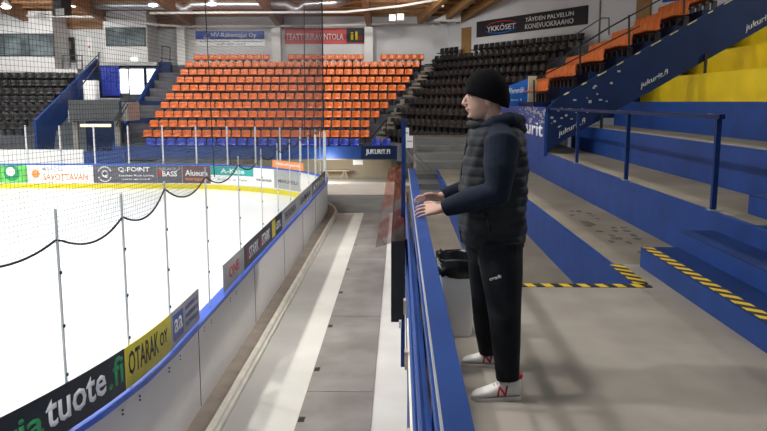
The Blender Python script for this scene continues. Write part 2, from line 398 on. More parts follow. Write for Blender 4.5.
# ================================================================== BARRIER BESIDE THE MAN
br = thing('barrier', 'blue wooden barrier with a wide top plank along the corridor', 'barrier', (.12, 4, 0))
quick('top_plank', M_BLUE, br, (.088, .148, -1, 7.3, .95, 1.0))
quick('middle_rail', M_BLUE, br, (.10, .125, -1, 7.3, .73, .79))
quick('lower_board', M_BLUE, br, (.10, .125, -1, 7.3, -.02, .42))
quick('edge_strip', M_ADG, br, (.083, .0878, -1, 7.3, .985, .999))
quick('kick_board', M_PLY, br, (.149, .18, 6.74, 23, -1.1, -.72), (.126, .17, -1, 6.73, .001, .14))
quick('outer_panel', M_BLUE, br, (.085, .0995, -1, 7.3, -2.2, -.03))
quick('batten', M_CREAM, br, (.056, .0845, -1, 5.2, .05, .12))
for z in (.66, .30):
    bm = new_bm(); tube(bm, [(.07, -1, z), (.07, 7.3, z)], .012, 8); link('side_rail', bm, M_BLUE, br)
for y in (1.6, 2.75, 3.9, 5.1, 6.3):
    quick('post', M_BLUE, br, (.1255, .148, y, y + .05, .001, .949))
    quick('wood_block', M_BATTEN, br, (.035, .0555, y + .5, y + .58, .03, .14))
quick('end_post', M_BLUE, br, (.02, .06, 7.32, 7.36, -1.0, 1.46))
bp = thing('side_panel', 'black panel hung on the corridor side of the blue barrier', 'panel', (0, 6, -.15))
quick('panel', M_BLACK, bp, (-.065, .045, 6.05, 13, -.16, .52))
quick('clip', M_ADW, bp, *[(-.068, -.0655, 6.1 + i * .02, 6.12 + i * .02, z, z + .02) for i, z in enumerate((-.1, .02, .14, .26))], (.0, .02, 6.0, 6.05, -.2, -.14))
bm = new_bm()
vs = [(-.19, 6.0, .47), (.045, 6.0, .545), (.045, 13.2, .545), (-.19, 13.2, .47)]
A_ = [bm.verts.new(v) for v in vs]; B_ = [bm.verts.new((v[0], v[1], v[2] + .008)) for v in vs]
bm.faces.new(A_); bm.faces.new(B_[::-1])
for i in range(4): bm.faces.new((A_[i], A_[(i + 1) % 4], B_[(i + 1) % 4], B_[i]))
tag(link('plexiglass_shield', bm, M_PLEX), 'clear glossy plexiglass shield leaning out over the corridor', 'shield')
# bin behind the barrier
bn = thing('waste_bin', 'pale grey waste bin lined with a black bag beside the barrier', 'bin', (.41, 5.25, 0))
bm = new_bm()
rings = [ringverts(bm, Vector((.41, 5.27, z)), X, Y, a, b, 20, 5) for z, a, b in ((0, .095, .12), (.01, .105, .13), (.42, .125, .155), (.45, .128, .158), (.45, .115, .145), (.04, .09, .115))]
skin_rings(bm, rings, True); link('bin_body', bm, M_BIN, bn, True)
bm = new_bm()
rings = []
for z, a, b in ((.438, .13, .16), (.446, .136, .166), (.47, .142, .172), (.55, .150, .178), (.57, .142, .17), (.55, .132, .162), (.42, .11, .14), (.3, .1, .12)):
    r = ringverts(bm, Vector((.41, 5.27, z)), X, Y, a, b, 28, 4)
    for v in r: v.co += Vector((random.uniform(-.006, .006), random.uniform(-.006, .006), random.uniform(-.012, .012)))
    rings.append(r)
skin_rings(bm, rings, True); link('bin_bag', bm, M_BAG, bn, True)
# guard rail on the third terrace
gr = thing('guard_rail', 'blue guard rail on three posts along the terrace edge', 'railing', (3.18, 7.7, .54))
bm = new_bm(); bar(bm, (3.18, 7.62, 1.485), (3.18, 16.18, 1.485), .06, .045); link('top_rail', bm, M_NAVY, gr)
for y in (7.7, 10.7, 13.7):
    p_ = quick('post', M_DKBLUE, gr, (3.155, 3.205, y - .025, y + .025, .55, 1.46))
    quick('base_plate', M_ADG, p_, (3.13, 3.235, y - .055, y + .055, .541, .552))
bm = new_bm()
for y in (7.9, 11.2, 14.4): obox(bm, (3.18, y, 1.509), X, Y, Z, .018, random.uniform(.04, .12), .002)
link('paint_chip', bm, M_ADG, gr)
# footprints / dirt on the walkway
bm = new_bm()
for i in range(26):
    x, y = random.uniform(2.5, 2.95), random.uniform(8.2, 11.5); n = 7
    vs = [bm.verts.new((x + math.cos(6.283 * k / n) * random.uniform(.02, .07), y + math.sin(6.283 * k / n) * random.uniform(.03, .12), .0035)) for k in range(n)]
    bm.faces.new(vs)
tag(link('dirt_stains', bm, pm('dirt', (.11, .09, .075), .9, .3, 8)), 'dark dirty footprints on the concrete walkway', 'stains', kind='stuff')

# ================================================================== GLASS, ADS, NET ON THE NEAR BOARDS
def bx_at(y):                       # x of the glass line at depth y
    return -2.55 - (max(0, 8.1 - y) ** 2) / 19
PY = [5.0, 6.02, 7.03, 8.15, 9.9, 11.95, 13.95, 15.8, 17.6, 19.4, 21.2, 22.9, 24.4, 25.7]
ng = thing('rink_glass', 'clear glass panes between slim posts above the near rink boards', 'glass screen', (-2.55, 12, -1.1))
for i, y in enumerate(PY):
    p_ = quick('glass_post', M_POST, ng, (bx_at(y) - .008, bx_at(y) + .008, y - .012, y + .012, -1.1, .78))
    bm = new_bm()
    for z in (-.62, -.2, .25): obox(bm, (bx_at(y) + .014, y, z), X, Y, Z, .006, .013, .013)
    link('clamp', bm, M_BLACK, p_)
for i, (y0, y1) in enumerate(zip(PY, PY[1:])):
    a, b = Vector((bx_at(y0), y0 + .016, 0)), Vector((bx_at(y1), y1 - .016, 0)); d = b - a
    bm = new_bm(); obox(bm, (a + b) / 2 + Vector((0, 0, -.17)), d, d.cross(Z), Z, d.length / 2, .005, .925)
    link('glass_pane', bm, M_GLASS, ng)
def ad_pts(y0, y1, n=8):
    return [Vector((bx_at(y0 + (y1 - y0) * i / n) + .035, y0 + (y1 - y0) * i / n, 0)) for i in range(n + 1)]
def ad(label, y0, y1, mat, z0=-1.075, z1=-.67):
    bm = new_bm(); P_ = ad_pts(y0, y1)
    rows = [[bm.verts.new((p.x + o, p.y, z)) for o, z in ((0, z0), (.012, z0), (.012, z1), (0, z1))] for p in P_]
    for r0, r1 in zip(rows, rows[1:]):
        for i in range(4): bm.faces.new((r0[i], r0[(i + 1) % 4], r1[(i + 1) % 4], r1[i]))
    bm.faces.new(rows[0]); bm.faces.new(rows[-1][::-1])
    o = link('advertising_panel', bm, mat); tag(o, label, 'advertisement', 'advertising panels on the near boards'); return o
def adtext(o, nm, body, y0, y1, z0, ht, mat):
    y_a, y_b = y0, y1; pa = Vector((bx_at(y_a) + .049, y_a, z0)); pb = Vector((bx_at(y_b) + .049, y_b, z0))
    ob = text(nm, body, (0, 0, 0), X, Y, 1, 1, mat, o)
    for v in ob.data.vertices:
        t, h_, l_ = v.co.x, v.co.y, v.co.z
        y = y_a + (y_b - y_a) * t; v.co = Vector((bx_at(y) + .048 + l_ * .3, y, z0 + ht * h_))
    return ob
o = ad('black panel with large white and green letters nearest the camera', 4.6, 6.84, M_ADK)
adtext(o, 'lettering', 'gia', 5.2, 5.66, -1.03, .27, M_TEXTG); adtext(o, 'lettering', 'tuote', 5.69, 6.5, -.97, .24, M_TEXTW); adtext(o, 'lettering', '.fi', 6.54, 6.8, -.97, .27, M_TEXTG)
o = ad('yellow panel with black capital letters on the near boards', 6.85, 8.02, M_ADY)
adtext(o, 'lettering', 'OTARAK', 6.91, 7.62, -.97, .24, M_TEXTK); adtext(o, 'lettering', 'OY', 7.66, 7.9, -.93, .15, M_TEXTK)
o = ad('grey panel with a small blue square emblem and lines of dark text', 8.03, 9.2, M_ADG)
adtext(o, 'emblem', '\u25A0', 8.08, 8.52, -1.05, .33, M_ADB) if False else None
bm = new_bm(); box(bm, bx_at(8.2) + .040, bx_at(8.2) + .0482, 8.1, 8.5, -1.02, -.72); link('emblem', bm, M_ADB, o)
adtext(o, 'lettering', 'aa', 8.14, 8.46, -.94, .16, M_TEXTW)
for z in (-.79, -.89, -.99): adtext(o, 'lettering', 'RAKENNUS OY', 8.6, 9.15, z, .06, M_ADB)
o = ad('grey panel with three faded red letters beyond the gap', 10.55, 12.0, M_ADG); adtext(o, 'lettering', 'ONE', 10.9, 11.6, -.95, .17, M_TEXTR)
o = ad('black panel with white capitals and red bars on the near boards', 12.02, 14.6, M_ADK)
for y in (12.25, 13.45): adtext(o, 'lettering', 'STARK', y + .15, y + 1.0, -.97, .2, M_TEXTW); quick('red_bar', M_TEXTR, o, (-2.504, -2.50, y, y + .08, -.98, -.76))
o = ad('black panel with a yellow block beyond the panel with red bars', 14.62, 16.0, M_ADK); quick('yellow_block', M_ADY, o, (-2.504, -2.50, 14.7, 15.1, -1.03, -.7)); adtext(o, 'lettering', 'LEDiL', 15.2, 15.8, -.95, .15, M_TEXTW)
for lab, y0, y1, m, tx in (('grey panel with dark writing beside the yellow block', 16.02, 18.6, M_ADG, 'PEURUNKA'), ('pale grey panel with black writing further along the boards', 18.62, 21.6, M_ADG, 'SAIMAA'),
                           ('dark grey panel with white writing near the far corner', 21.62, 25.6, M_ADDG, 'KYMEN')):
    o = ad(lab, y0, y1, m); adtext(o, 'lettering', tx, y0 + .4, y1 - .4, -.96, .18, M_TEXTK if m == M_ADG else M_TEXTW)

# safety net hung over the glass
net = thing('safety_net', 'black safety netting hanging above the near rink glass', 'net', (-2.55, 12, .6))
def nx(y): return bx_at(y)
peaks = [(4.0, .52), (4.95, .53)] + [(y, z) for y, z in zip(PY[1:], (.53, .56, .70, .66, .65, .66, .67, .69, .70, .72, .74, .76, .78))]
SAG = [.1, .1, .13, .15, .17, .17, .16, .15, .15, .15, .14, .13, .12, .1]
def zb(y):
    for (ya, za), (yb, zb_), s in zip(peaks, peaks[1:], SAG):
        if ya <= y <= yb:
            t = (y - ya) / (yb - ya); return za + (zb_ - za) * t - s * 4 * t * (1 - t)
    return .6
bm = new_bm(); PITCHN, WR, ZT = .041, .0012, 9.6
def tri(bm, a, b, r, ax):
    o_ = [Vector((r, r, 0)), Vector((-r, r, 0)), Vector((0, -r, 0))] if ax == 'z' else [Vector((r, 0, r)), Vector((-r, 0, r)), Vector((0, 0, -r))]
    A = [bm.verts.new(Vector(a) + q) for q in o_]; B = [bm.verts.new(Vector(b) + q) for q in o_]
    for i in range(3): bm.faces.new((A[i], A[(i + 1) % 3], B[(i + 1) % 3], B[i]))
y = 4.0
while y < 25.6:
    ztop = min(ZT, 1.63 + .19 * y + .6); tri(bm, (nx(y), y, zb(y)), (nx(y), y, ztop), WR, 'z'); y += PITCHN
z = .42
while z < 7.4:
    ys = [4.0 + .27 * i for i in range(81)]; run = None
    for ya, yb in zip(ys, ys[1:]):
        if z >= (zb(ya) + zb(yb)) / 2 and z < 1.63 + .19 * ya + .6: tri(bm, (nx(ya), ya, z), (nx(yb), yb, z), WR, 'y')
    z += PITCHN
link('netting', bm, M_NET, net)
bm = new_bm(); ys = [4.0 + .08 * i for i in range(271)]
tube(bm, [(nx(y), y, zb(y)) for y in ys if y <= 25.6], .010, 6); link('bottom_rope', bm, M_ROPE, net)
bm = new_bm(); tube(bm, [(-2.55, 25.6, .7), (-2.55, 25.6, 7.2)], .022, 6); link('edge_rope', bm, M_ROPE, net); bm = new_bm()
tube(bm, [(-2.55, 20.5, .7), (-2.55, 20.7, 3), (-2.55, 21.0, 6.6)], .012, 6); link('hanging_rope', bm, M_ROPE, net); bm = new_bm(); tube(bm, [(-2.55, 10.4, .6), (-2.55, 10.2, 3), (-2.55, 10.3, 5)], .006, 6)
link('hanging_rope', bm, M_ROPE, net)

# ================================================================== FAR RINK SIDE: glass and advertisements
R1 = 7.8; C1 = Vector((-2.5 - R1, 25.9))
def far_pt(s):      # s metres along the glass line from the corner's start
    L = (R1 - .05) * math.pi / 2
    if s < L:
        t = s / (R1 - .05); return Vector((C1.x + math.cos(t) * (R1 - .05), C1.y + math.sin(t) * (R1 - .05), 0))
    return Vector((C1.x - (s - L), C1.y + R1 - .05, 0))
fs = [0.15 + 1.53 * i for i in range(20)]
fg = thing('rink_glass', 'clear glass panes and pale posts above the far rink boards', 'glass screen', (-14, 33.6, -1.1))
for i, s in enumerate(fs):
    q = far_pt(s); bm = new_bm(); box(bm, q.x - .03, q.x + .03, q.y - .03, q.y + .03, -1.1, .6)
    link('glass_post', bm, M_ALU, fg)
for i, (s0, s1) in enumerate(zip(fs, fs[1:])):
    a, b = far_pt(s0), far_pt(s1); d = (b - a).normalized(); a = a + d * .05; b = b - d * .05
    bm = new_bm(); obox(bm, (a + b) / 2 + Z * (-.26), d, d.cross(Z), Z, (b - a).length / 2, .005, .835)
    link('glass_pane', bm, M_GLASS, fg)
YF = 25.9 + R1 - .1                  # inner face of the far boards
def far_ad(label, x0, x1, mat):
    o = quick('advertising_panel', mat, None, (x0, x1, YF - .018, YF - .002, -1.95, -1.17)); tag(o, label, 'advertisement', 'advertising panels on the far boards'); return o
def fx(px): return at(px, 175, y=YF).x
def ft(o, nm, body, px0, px1, z0, ht, mat): text(nm, body, (fx(px0), YF - .018, z0), X, Z, fx(px1) - fx(px0), ht, mat, o)
o = far_ad('green panel with a white ball emblem at the left end of the far boards', fx(-6), fx(27.5), M_ADGR)
bm = new_bm(); bmesh.ops.create_cone(bm, cap_ends=True, segments=24, radius1=.2, radius2=.2, depth=.01, matrix=Matrix.Translation((fx(11), YF - .024, -1.45)) @ Matrix.Rotation(math.pi / 2, 4, 'X')); link('emblem', bm, M_TEXTW, o)
bm = new_bm(); bmesh.ops.create_cone(bm, cap_ends=True, segments=24, radius1=.36, radius2=.36, depth=.004, matrix=Matrix.Translation((fx(12), YF - .020, -1.52)) @ Matrix.Rotation(math.pi / 2, 4, 'X')); link('emblem_ring', bm, M_TEXTG, o)
o = far_ad('white panel with faded orange letters and an orange ball', fx(28), fx(93), M_ADW); ft(o, 'lettering', 'MAASTO', 43, 63, -1.42, .16, M_ADG); ft(o, 'lettering', 'SAVOTTAVAN', 43, 88, -1.84, .3, M_TEXTO)
bm = new_bm(); bmesh.ops.create_cone(bm, cap_ends=True, segments=8, radius1=.2, radius2=.2, depth=.01, matrix=Matrix.Translation((fx(36), YF - .024, -1.55)) @ Matrix.Rotation(math.pi / 2, 4, 'X')); link('emblem', bm, M_TEXTO, o)
o = far_ad('dark grey panel with white lettering and a round ring emblem', fx(93.5), fx(157), M_ADDG)
ft(o, 'lettering', 'Q-POINT', 118.5, 150, -1.48, .24, M_TEXTW); ft(o, 'lettering', 'Kitchen Bath Living', 119, 154, -1.68, .1, M_TEXTW); ft(o, 'lettering', 'www.qpoint.fi', 121, 150, -1.82, .07, M_TEXTW); ft(o, 'lettering', 'Q', 101.5, 108.5, -1.74, .36, M_TEXTW)
bm = new_bm()
for i in range(26):
    t = 6.283 * i / 26
    if abs(math.sin(t)) > .25: obox(bm, (fx(105) + math.cos(t) * .3, YF - .02, -1.56 + math.sin(t) * .33), X, Y, Z, .03, .003, .02)
link('emblem_ring', bm, M_TEXTW, o)
def in_pt(s_, d=0.):     # inner face of the far boards, s metres along from the end boards
    r = R1 - .1 - d; L = (R1 - .1) * math.pi / 2
    if s_ < L:
        t = s_ / (R1 - .1); return Vector((C1.x + math.cos(t) * r, C1.y + math.sin(t) * r, 0))
    return Vector((C1.x - (s_ - L), C1.y + r, 0))
def s_of(px):
    best = min(range(0, 1500), key=lambda i: abs(383.5 + F * (in_pt(i * .01) + Z * -1.5 - EYE).dot(RT) / (in_pt(i * .01) + Z * -1.5 - EYE).dot(FW) - px)); return best * .01
def curve_ad(label, px0, px1, mat, z0, z1, lines, pad=.1):
    """panel between two places on the bend; lines = (text, material, bottom, height)"""
    s1, s0 = s_of(px0), s_of(px1); bm = new_bm(); n = 10; rows = []
    for i in range(n + 1):
        q = s0 + (s1 - s0) * i / n
        rows.append([bm.verts.new((in_pt(q, d).x, in_pt(q, d).y, z)) for d, z in ((.002, z0), (.016, z0), (.016, z1), (.002, z1))])
    for r0, r1 in zip(rows, rows[1:]):
        for i in range(4): bm.faces.new((r0[i], r0[(i + 1) % 4], r1[(i + 1) % 4], r1[i]))
    bm.faces.new(rows[0]); bm.faces.new(rows[-1][::-1])
    o = link('advertising_panel', bm, mat); tag(o, label, 'advertisement', 'advertising panels on the far boards')
    for tx, tm, zb_, th in lines:
        ob = text('lettering', tx, (0, 0, 0), X, Y, 1, 1, tm, o)
        for v in ob.data.vertices:
            q = in_pt(s1 - (s1 - s0) * (pad + (1 - 2 * pad) * v.co.x), .019 + v.co.z * .5)
            v.co = Vector((q.x, q.y, zb_ + th * v.co.y))
    return o
o = curve_ad('dark grey panel with white lettering between bull horns', 157.3, 182, M_ADDG, -1.95, -1.17, (('BASS', M_TEXTW, -1.66, .24), ('BLACK', M_ADG, -1.38, .12)), .2)
bm = new_bm(); q = in_pt(s_of(170), .03)
for sg in (-1, 1): tube(bm, [q + Vector((sg * .3, 0, -1.4)), q + Vector((sg * .46, 0, -1.3)), q + Vector((sg * .4, 0, -1.18))], [.03, .025, .008], 6)
link('horns', bm, M_ADG, o); q = in_pt(s_of(160), .02); quick('red_bar', M_TEXTR, o, (q.x - .06, q.x + .06, q.y - .02, q.y, -1.6, -1.4))
curve_ad('dark red panel with white lettering left of the teal panel', 182.3, 210.5, pm('ad_maroon', (.13, .075, .085), .4), -1.95, -1.17, (('Alueura', M_TEXTW, -1.62, .26), ('WWW.VIIKKOSET.FI', M_TEXTO, -1.84, .12)))
curve_ad('teal panel with white lettering on the far rink corner', 211, 253.5, M_ADT, -1.55, -1.17, (('A-Kate', M_TEXTW, -1.47, .22),), .22)
curve_ad('white panel below the teal panel on the far rink corner', 211, 253.5, M_ADW, -1.95, -1.56, (('Katto ja Pelti', M_ADG, -1.82, .14),), .15)
curve_ad('white panel with small grey writing at the far rink corner', 254, 274, M_ADW, -1.95, -1.17, (('varaosat', M_ADDG, -1.72, .13),))
curve_ad('grey panel around the bend of the far rink corner', 274.5, 300, M_ADG, -1.95, -1.17, (('MIKKELI', M_ADDG, -1.7, .14),))
curve_ad('orange banner with white writing on the far corner glass', 273, 304, M_TEXTO, -1.09, -.78, (('Mikkelinpuhelin', M_TEXTW, -1.0, .14),))

# ================================================================== FAR STAND
ROWS = [(38.5 + .89 * k, .03 + .472 * k) for k in range(10)]
bm = new_bm()
for k, (y, z) in enumerate(ROWS):
    box(bm, -14.2, 2.6, y - .42, y + .49, max(-1.1, z - 1.2), z - .47)
box(bm, -14.2, 2.6, 46.9, YW, 3, 3.8)
box(bm, -14.2, 1.6, 37.35, 38.08, -1.1, -.85)
struct(link('stand_terrace', bm, pm('shaded_stand_concrete', (.07, .072, .085), .8, .2, 2)))  # grey concrete toned dark blue-grey for the shadows between seat rows
bm = new_bm(); box(bm, -14.2, -1.75, 37.3, 37.42, -1.14, -.53); struct(link('stand_fascia', bm, M_BLUE))
bm = new_bm(); box(bm, -9, 2.6, 39.6, 39.8, ZC, -.9); struct(link('wall_under_stand', bm, pm('beige_wall', (.52, .45, .34), .8, .06, 1)))
bm = new_bm(); box(bm, -14.2, 2.6, 37.45, 39.6, -1.2, -1.1); box(bm, -.4, -.1, 38.4, 39.6, ZC, -1.1); struct(link('stand_underside', bm, M_TREAD))
o = quick('fascia_sign', M_NAVY, None, (at(361, 150, y=37.2).x, at(400, 150, y=37.2).x, 37.2, 37.29, -1.14, -.50)); tag(o, 'dark blue sign with white capitals on the far stand front', 'sign')
text('lettering', 'JUKURIT.FI', (at(366, 150, y=37.2).x, 37.2, -.96), X, Z, at(390, 150, y=37.2).x - at(366, 150, y=37.2).x, .3, M_TEXTW, o)
o = quick('white_box', M_ADW, None, (at(353, 160, y=37.6).x, at(363, 160, y=37.6).x, 37.6, 37.8, -1.45, -1.2)); tag(o, 'small white box light under the stand front above the bench', 'box')
bc = thing('bench', 'long wooden bench on trestle legs against the beige wall', 'bench', (at(336, 176, y=38.9).x, 38.9, ZC + .01))
bx0, bx1 = at(322, 176, y=38.9).x, at(349, 176, y=38.9).x
quick('bench_top', M_BATTEN, bc, (bx0, bx1, 38.7, 39.1, ZC + .42, ZC + .48))
for xx in (bx0 + .2, bx1 - .25):
    bm = new_bm(); bar(bm, (xx - .18, 38.9, ZC + .02), (xx + .02, 38.9, ZC + .42), .05, .05); link('leg', bm, M_BATTEN, bc); bm = new_bm(); bar(bm, (xx + .2, 38.9, ZC + .02), (xx + .02, 38.9, ZC + .42), .05, .05); link('leg', bm, M_BATTEN, bc)

def seat_mesh(name, mat):
    bm = new_bm(); prof = [(-.30, -.13, 0.), (-.27, -.155, .0), (-.12, -.17, .02), (.0, -.165, .02), (.055, -.12, .025), (.075, -.03, .035), (.09, .07, .04), (.10, .155, .035), (.105, .178, .02)]
    ws = [.19, .205, .21, .217, .222, .224, .223, .216, .18]; n = 8; rows = []
    for (d, z, cv), wd in zip(prof, ws):
        r = []
        for i in range(n + 1):
            t = -1 + 2 * i / n; r.append(bm.verts.new((wd * t, d - cv * 1.6 * t * t * (1 if z > -.1 else 0), z + cv * 1.2 * t * t * (1 if z <= -.1 else 0))))
        rows.append(r)
    for r0, r1 in zip(rows, rows[1:]):
        for i in range(n): bm.faces.new((r0[i], r0[i + 1], r1[i + 1], r1[i]))
    bmesh.ops.recalc_face_normals(bm, faces=bm.faces[:])
    bmesh.ops.solidify(bm, geom=bm.faces[:], thickness=.02)
    k = len(bm.faces)
    box(bm, -.05, .05, .0, .12, -.50, -.17, 1); box(bm, -.16, .16, -.05, .05, -.20, -.17, 1)
    me = bpy.data.meshes.new(name); me.materials.append(mat); me.materials.append(M_BLACK); bm.to_mesh(me); bm.free()
    for p in me.polygons: p.use_smooth = p.material_index == 0
    return me
ME_OR, ME_BK, ME_BL = seat_mesh('orange_seat', M_OR), seat_mesh('black_seat', M_SBLK), seat_mesh('blue_stadium_chair', M_SBLU)
protos = {}
def put_seat(me, name, loc, rz, label, group):
    if name not in protos:
        o = bpy.data.objects.new(name, me); protos[name] = o
    else: o = protos[name].copy()
    COL.objects.link(o); o.location = loc; o.rotation_euler = (0, 0, rz)
    tag(o, label, 'seat', group)
exts = [(141, 370), (148, 370), (154, 380), (160, 389), (165.5, 397), (172, 406), (177, 410), (181, 413), (186, 420)]
for k, (a, b) in enumerate(exts):
    y, z = ROWS[k]; x0, x1 = at(a, 100, y=y).x, at(b, 100, y=y).x; n = round((x1 - x0) / .5)
    for i in range(n):
        put_seat(ME_OR, 'orange_seat', (x0 + (i + .5) * (x1 - x0) / n, y, z), 0, 'orange seat on the far stand, %s row up, %s from left' % (ORD[k + 1], ORD[i + 1]), 'orange seats of the far stand')
y, z = ROWS[9]
for si, (a, b, nm) in enumerate(((195, 271, 'under the blue and white banner'), (288, 364, 'under the red banner'), (380, 424, 'under the plain white wall'))):
    x0, x1 = at(a, 100, y=y).x, at(b, 100, y=y).x; n = round((x1 - x0) / .46)
    for i in range(n):
        put_seat(ME_OR, 'orange_seat', (x0 + (i + .5) * (x1 - x0) / n, y, z), 0, 'orange seat in the top row %s, %s from the left' % (nm, ORD[i + 1]), 'orange seats of the far stand')
n = 0
for a, b in ((145, 360), (371, 392)):
    x0, x1 = at(a, 142, y=37.75).x, at(b, 142, y=37.75).x; m = round((x1 - x0) / .5)
    for i in range(m):
        n += 1; put_seat(ME_BL, 'blue_stadium_chair', (x0 + (i + .5) * (x1 - x0) / m, 37.8, -.36), 0, 'blue seat in the front row below the orange seats, %s from left' % ORD[min(n, 30)], 'blue seats of the far stand')

# black block on the left
LB = [(38.6 + .83 * k, .41 + .45 * k) for k in range(7)]
bm = new_bm()
for k, (y, z) in enumerate(LB): box(bm, -30, -18.35, y - .4, y + .44, z - 1.2, z - .47)
box(bm, -30, -18.35, 44.0, 46.2, 1.5, 3.0); struct(link('stand_terrace', bm, MATS['shaded_stand_concrete']))
for k, (y, z) in enumerate(LB):
    xr = min(-18.45, at((24, 38, 46, 54, 63, 68, 77)[k], 100, y=y).x); xl = at(-8, 100, y=y).x; n = int((xr - xl) / .46)
    for i in range(n):
        put_seat(ME_BK, 'black_seat', (xr - (i + .5) * .46, y, z), 0, 'black seat in the left stand, %s row up, %s from aisle' % (ORD[k + 1], ORD[i + 1]), 'black seats at the left')
# black block on the right, turned towards the rink
arz = math.atan2(Nw.y, Nw.x) + math.pi / 2
def right_pt(k, s): return W0 + Nw * (.6 + (9 - k) * .83) + Uw * s
lefts = [382, 390, 395, 399, 410, 416, 419, 423, 433, 437]
bm = new_bm()
for k in range(10):
    z = .1 + .515 * k; c = right_pt(k, 8.6); obox(bm, (c.x, c.y, z - .9), Uw, Nw, Z, 8.8, .42, .43)
struct(link('stand_terrace', bm, MATS['shaded_stand_concrete']))
for k in range(10):
    s0 = None
    for j in range(400):
        s = j * .05; p = right_pt(k, s); px = 399.5 + 760 * p.x / p.y
        if px >= lefts[k]: s0 = s; break
    n = 22 if k < 8 else (25 if k == 9 else 23)
    for i in range(n):
        s = s0 + .25 + i * .5; p = right_pt(k, s)
        if s > 14.5 or (k == 9 and 4 <= i <= 6): continue
        put_seat(ME_BK, 'black_seat', (p.x, p.y, .1 + .515 * k), arz, 'black seat in the corner stand, %s row up, %s from left' % (ORD[k + 1], ORD[i + 1]), 'black seats of the corner stand')
# aisle between orange and black blocks
ai = thing('aisle_stairs', 'grey concrete stairs between the orange and the black seats', 'stairs', (0, 40, -.4))
bm = new_bm()
for k in range(18):
    y = 38.3 + .445 * k; z = -.35 + .236 * k; xa = at(372 + 3.0 * k, 100, y=y).x; box(bm, xa + .05, xa + .75, y, y + .46, z - .7, z)
link('step_flight', bm, M_TREAD, ai)
hr = tag(link('handrail', (lambda b: (tube(b, [at(372, 137, y=37.9), at(386, 120, y=38.6)], .03, 6), tube(b, [at(386, 120, y=38.6), at(386, 134, y=38.6)], .03, 6), b)[-1])(new_bm()), M_BLACK), 'short black handrail at the foot of the grey aisle stairs', 'handrail')

# orange seats behind the parapet on the right
bm = new_bm()
for k in range(7):
    x = 3.82 + .70 * k; z = 2.05 + .385 * k; box(bm, x - .35, x + .35, 20.0, 25.2, z - 1.6, z - .42)
struct(link('stand_terrace', bm, M_NAVY))
bm = new_bm()
for k in range(14): x = 3.4 + .35 * k; z = 1.3 + .19 * k; box(bm, x - .18, x + .18, 18.6, 19.95, z - .25, z)
struct(link('stair_flight', bm, M_BLUE))
for k in range(7):
    x = 3.82 + .70 * k; z = 2.05 + .385 * k; n = (4, 8, 9, 9, 9, 9, 9)[k]
    for i in range(n):
        put_seat(ME_OR, 'orange_seat', (x, 20.3 + i * .5, z), -math.pi / 2, 'orange seat beyond the parapet, %s row up, %s from near end' % (ORD[k + 1], ORD[i + 1]), 'orange seats beyond the parapet')
rl = thing('stair_railing', 'black sloping railing in front of the orange seats at right', 'railing', (3.6, 19.8, 1.4))
P0, P1 = at(522, 92, y=20.0), at(700, -22, y=20.0)
bm = new_bm(); bar(bm, at(548, 66, y=20), at(610, 27, y=20), .04, .04); bar(bm, at(610, 27, y=20), at(705, -25, y=20), .04, .04); link('top_rail', bm, M_BLACK, rl)
bm = new_bm(); bar(bm, at(536, 79, y=20), at(640, 26, y=20), .03, .03); link('middle_rail', bm, M_BLACK, rl)
for px, a, b in ((580, 46, 75), (629, 15, 46), (684, -10, 14), (534, 80, 103)):
    bm = new_bm(); bar(bm, at(px, a, y=20), at(px, b, y=20), .04, .04); link('post', bm, M_BLACK, rl)
r2 = thing('wall_railing', 'grey railing rising along the white wall beside the banner', 'railing', (8.8, 30, 4.4))
bm = new_bm(); bar(bm, at(570, 38, y=30), at(602, 18, y=30), .04, .04); bar(bm, at(602, 18, y=30), at(609, 18, y=30), .04, .04); bar(bm, at(609, 18, y=30), at(609, 35, y=30), .04, .04); link('rail', bm, M_WINF, r2)
# blue banner and post between
o = thing('blue_banner', 'bright blue banner with white lettering left of the orange seats', 'banner', (4.0, 22.5, 1.6))
a, b = at(507, 83, y=22.5), at(530, 106, y=22.5)
bm = new_bm(); prism(bm, [(a.x, b.z), (a.x, a.z - .1), (b.x - .1, a.z + .12), (b.x, a.z), (b.x, b.z)], 'y', 22.5, 22.56); link('cloth', bm, M_SKYBL, o)
text('lettering', 'Vierumäki', at(509, 94, y=22.5), Vector((1, 0, .08)), Z, .44, .17, M_TEXTW, o); text('lettering', 'nro 1', at(511, 101, y=22.5), X, Z, .3, .07, M_TEXTW, o)
a, b = at(529, 76, y=21.6), at(536, 104, y=21.6); o = quick('gate_post', M_BATTEN, None, (a.x, b.x, 21.6, 21.75, b.z, a.z)); tag(o, 'tan post standing between the blue banner and the orange seats', 'post')

# metal stairs beyond the terrace end, white boxes, blue post
ms = thing('metal_steps', 'grey metal steps rising beyond the end of the terrace', 'steps', (1.4, 26, -.5))
for i in range(4):
    quick('step', M_GREYL, ms, (.55, 3.1, 25 + i * 1.1, 26.15 + i * 1.1, -.55 - .3, -.33 + .21 * i))
quick('top_panel', M_GREYM, ms, (.55, 3.1, 29.4, 29.5, -.2, .30), (.2, 3.1, 29.4, 31, .25, .30))
bm = new_bm()
for k in range(5): bar(bm, (.1 + .14 * k, 24.6, -.85 + .1 * k), (.1 + .14 * k, 24.6, -.8 + .1 * k), .02, .02)
bar(bm, at(405, 149, y=25), at(424, 170, y=23), .03, .03); bar(bm, at(411, 149, y=25), at(431, 171, y=23), .03, .03); link('handrail', bm, M_GREYM, ms)
ls = thing('lower_steps', 'dark grey metal steps at the end of the lowest walkway', 'steps', (.8, 20, -1.1))
for i in range(3): quick('step', M_GREYM, ls, (.5, 1.19, 21 + i * 1.3, 22.3 + i * 1.3, -1.1, -.93 + .17 * i))
